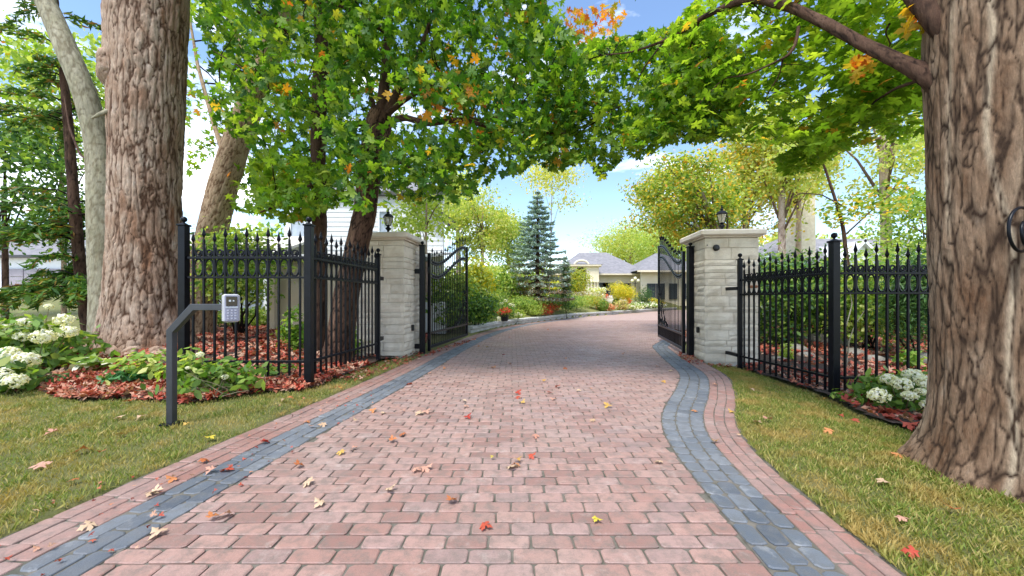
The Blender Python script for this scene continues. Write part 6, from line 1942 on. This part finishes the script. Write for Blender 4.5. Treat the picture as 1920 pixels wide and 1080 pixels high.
# ------------------------------------------------------------ single fallen maple leaves on drive and lawn
LC = {'orange': [(0, (.40, .12, .04)), (1, (.52, .22, .08))], 'red': [(0, (.34, .03, .02)), (1, (.42, .08, .04))], 'tan': [(0, (.46, .30, .18)), (1, (.54, .40, .27))],
      'peach': [(0, (.46, .21, .14)), (1, (.52, .30, .22))], 'yellow': [(0, (.50, .40, .04)), (1, (.55, .45, .06))], 'gold': [(0, (.46, .25, .05)), (1, (.52, .33, .08))]}
LM = {k: M_leaf(k + '_fallen_leaf', v, .1, .6) for k, v in LC.items()}
LME = {}
for k in LM:
    for j, (TV, TF) in enumerate(DRY):
        o = np_mesh('fallen_leaf', TV, TF, LM[k]); LME[(k, j)] = o.data; bpy.data.objects.remove(o)
spots = [ # photo x, y, colour, size factor, where
 (424, 969, 'peach', 1.1, 'the two blue grey rows at lower left'), (398, 976, 'orange', .9, 'beside the larger peach leaf at lower left'), (284, 978 - 50, 'tan', 1, 'blue border at lower left'),
 (425, 884, 'red', 1.2, 'the left blue border halfway down'), (397, 886, 'peach', 1, 'the left blue border beside a red leaf'), (383, 866, 'orange', 1.1, 'the left pink border edge above the blue stones'),
 (325, 902, 'orange', 1, 'the seam of left pink and blue borders'), (290, 927, 'tan', 1, 'the left border seam low down'), (168, 990, 'tan', 1, 'the left blue border near the bottom'),
 (297, 1004, 'tan', 1.1, 'the pink bricks next to the left blue border, bottom'), (496, 833, 'red', 1, 'the left blue border, upper part'), (575, 793, 'orange', .9, 'the left blue border by a pale stone'),
 (606, 799, 'tan', .9, 'the inner edge of the left blue border'), (584, 803, 'peach', .8, 'the left blue border near two tan leaves'), (576, 909, 'tan', 1.2, 'pink bricks left of centre, pale and large'),
 (601, 948, 'tan', 1, 'pink bricks at lower left of centre'), (560, 877, 'orange', 1, 'pink bricks near the left border'), (640, 851, 'gold', .9, 'pink bricks left of centre by a peach leaf'),
 (662, 844, 'peach', .8, 'pink bricks left of centre right of a gold leaf'), (735, 829, 'orange', .9, 'pink bricks upper left of centre'), (755, 817, 'orange', .9, 'pink bricks above an orange leaf, left of centre'),
 (786, 777, 'tan', 1.3, 'pink bricks, double leaf left of centre'), (800, 775, 'peach', 1.0, 'on top of the tan double leaf'), (779, 884, 'peach', .9, 'left of a folded leaf at centre left'), (797, 882, 'peach', 1.2, 'folded leaf at centre left'),
 (877, 785, 'red', 1, 'pink bricks at centre left, bright'), (875, 763, 'peach', .8, 'pink bricks above the bright red leaf'), (870, 753, 'tan', .7, 'pink bricks above the peach leaf at centre left'), (699, 773, 'orange', .9, 'pink bricks near the left border, far'),
 (719, 776, 'tan', .8, 'pink bricks beside an orange leaf, far left'), (756, 772, 'peach', .7, 'pink bricks left of the double leaf'), (667, 792, 'tan', .7, 'pink bricks, small, near left border'),
 (767, 721, 'red', 1.1, 'pink bricks far left, large'), (925, 690, 'orange', 1, 'pink bricks far centre'), (955, 684, 'peach', .9, 'pink bricks far centre, right of an orange leaf'), (806, 700, 'peach', .7, 'far blue border edge'),
 (834, 692, 'orange', .7, 'far pink bricks by the left border'), (971, 739, 'red', 1, 'pink bricks mid centre, upper of two red ones'), (970, 747, 'red', .8, 'pink bricks mid centre, lower of two red ones'), (979, 756, 'gold', .9, 'pink bricks below two red leaves'),
 (1046, 727, 'red', 1, 'pink bricks right of two red leaves'), (1029, 737, 'red', .8, 'pink bricks below the red leaf right of centre'), (1038, 750, 'peach', .9, 'pink bricks right of centre'), (1020, 716, 'gold', .7, 'pink bricks above the pair of right red leaves'),
 (1060, 692, 'orange', .9, 'far pink bricks right of centre'), (1060, 673, 'orange', .7, 'farther pink bricks right of centre'), (1140, 764, 'gold', 1.2, 'pink bricks right of centre, largest there'), (1112, 791, 'tan', .8, 'pink bricks right below the large gold leaf'),
 (1085, 734, 'tan', .7, 'pink bricks right of the red pair'), (1108, 731, 'orange', .6, 'pink bricks above the large gold leaf'), (1004, 820, 'peach', .8, 'pink bricks at the centre'), (996, 859, 'red', .9, 'pink bricks centre, next to a tan cluster'),
 (970, 866, 'gold', .9, 'upper part of the leaf cluster at centre'), (958, 878, 'tan', 1.3, 'big one in the leaf cluster at centre'), (967, 875, 'orange', .9, 'brown one in the leaf cluster at centre'), (924, 862, 'yellow', .5, 'pink bricks, tiny, left of the centre cluster'),
 (1236, 869, 'tan', .9, 'pink bricks by the right blue curve'), (730, 921, 'tan', 1, 'pink bricks lower left of centre'), (847, 944, 'orange', 1, 'pink bricks lower centre'), (908, 991, 'red', 1, 'pink bricks near the bottom centre'), (1119, 979, 'yellow', .8, 'pink bricks lower right of centre'),
 (1233, 689, 'orange', .8, 'far pink bricks near the right curve'), (1258, 696, 'tan', .8, 'far pink bricks at the right curve'), (1244, 717, 'gold', .8, 'pink bricks left of the right blue bulge'), (1341, 724, 'peach', .8, 'right blue border at the bulge'),
 (1304, 773, 'orange', .8, 'right blue border narrow part'), (1372, 774, 'gold', .8, 'outer pink border on the right'), (1342, 831, 'gold', .9, 'right pink border lower down'), (1385, 818, 'tan', .5, 'grass edge right of the pink border'),
 (1168, 664, 'orange', .7, 'far pink bricks toward the right gate'), (1049, 620, 'red', 1, 'drive beyond the gate, centre'), (955, 633, 'red', .8, 'drive beyond the gate near left leaf'), (1027, 619, 'orange', 1, 'drive beyond the gate, left of a red leaf'),
 (898, 651, 'orange', .8, 'drive by the foot of the left gate leaf'), (913, 651, 'gold', .8, 'drive right of the left gate leaf foot'), (1177, 660, 'tan', .6, 'drive before the right gate leaf'), (945, 667, 'red', .8, 'far drive centre, below the left gate'),
 (222, 790, 'tan', 1.2, 'left lawn beside another tan leaf'), (263, 790, 'tan', 1.1, 'left lawn in front of the keypad post'), (100, 820, 'peach', 1.2, 'left lawn near the left edge'), (228, 822, 'gold', .9, 'left lawn centre, upright'),
 (155, 853, 'orange', 1.3, 'left lawn, left of a pair'), (190, 858, 'orange', 1.0, 'left lawn, right of a pair'), (76, 883, 'peach', 1.3, 'left lawn low near the edge'), (394, 829, 'yellow', 1, 'left lawn edge by the pink border'), (350, 805, 'gold', .7, 'left lawn at the keypad post foot'),
 (242, 757, 'orange', 1.1, 'left lawn at the bed edge'), (545, 752, 'orange', .9, 'left lawn before the corner post'), (533, 757, 'tan', .8, 'left lawn beside the orange leaf at the corner post'), (138, 912, 'orange', .8, 'left lawn lower part'),
 (1420, 799, 'tan', 1, 'right lawn left of an orange leaf'), (1440, 794, 'peach', 1.1, 'right lawn near the pink border'), (1553, 813, 'orange', 1.1, 'right lawn centre'), (1602, 785, 'red', 1, 'right lawn near the red bed'),
 (1575, 778, 'red', .8, 'right lawn, left of another red leaf'), (1682, 862, 'orange', 1, 'right lawn in front of the great trunk'), (1656, 915, 'tan', 1, 'right lawn at the great trunk root'), (1789, 970, 'orange', 1, 'right lawn under the great trunk'), (1710, 1053, 'red', .9, 'right lawn lowest corner'),
 (1410, 730, 'tan', .8, 'right lawn near the bulge of the border'), (1548, 741, 'gold', .7, 'right lawn left of the corner post'), (1690, 987, 'peach', .8, 'right lawn low, left of the trunk'), (690, 651 + 34, 'red', .8, 'grass strip under the left side fence'), (620, 716, 'orange', .8, 'grass strip near the left corner post'),
 (640, 733, 'gold', .6, 'left pink border near the corner post'), (700, 683, 'orange', .8, 'foot of the left small fence post'), (742, 676, 'red', .9, 'foot of the left stone pillar'), (728, 680, 'orange', .9, 'grass before the left stone pillar'), (1330, 680, 'orange', .8, 'foot of the right stone pillar'),
 (1350, 679, 'red', .8, 'base of the right stone pillar, right side'), (1310, 672, 'orange', .8, 'beside the right gate post foot'),
]
for i, (px, py, colr, k, where) in enumerate(spots):
    dd = EYE * FPX / (py - 560)
    x = (px - 960) * dd / FPX
    z = .022
    if not (outL(dd) < x < outR(dd)): z = gz(x, dd) + .04
    o = bpy.data.objects.new('fallen_leaf', LME[(colr, i % 3)])
    COL.objects.link(o)
    s = (.062 + .006 * min(dd, 6)) * k * .86
    o.location = (x, dd, z)
    o.rotation_euler = (random.uniform(-.35, .35), random.uniform(-.35, .35), random.uniform(0, 6.28))
    o.scale = (s, s, s * .8)
    sz_ = 'large ' if k > 1.15 else ('tiny ' if k < .65 else '')
    props(o, f'{sz_}{colr} fallen maple leaf, {where}', 'leaf', 'single maple leaves fallen on the driveway and lawns')
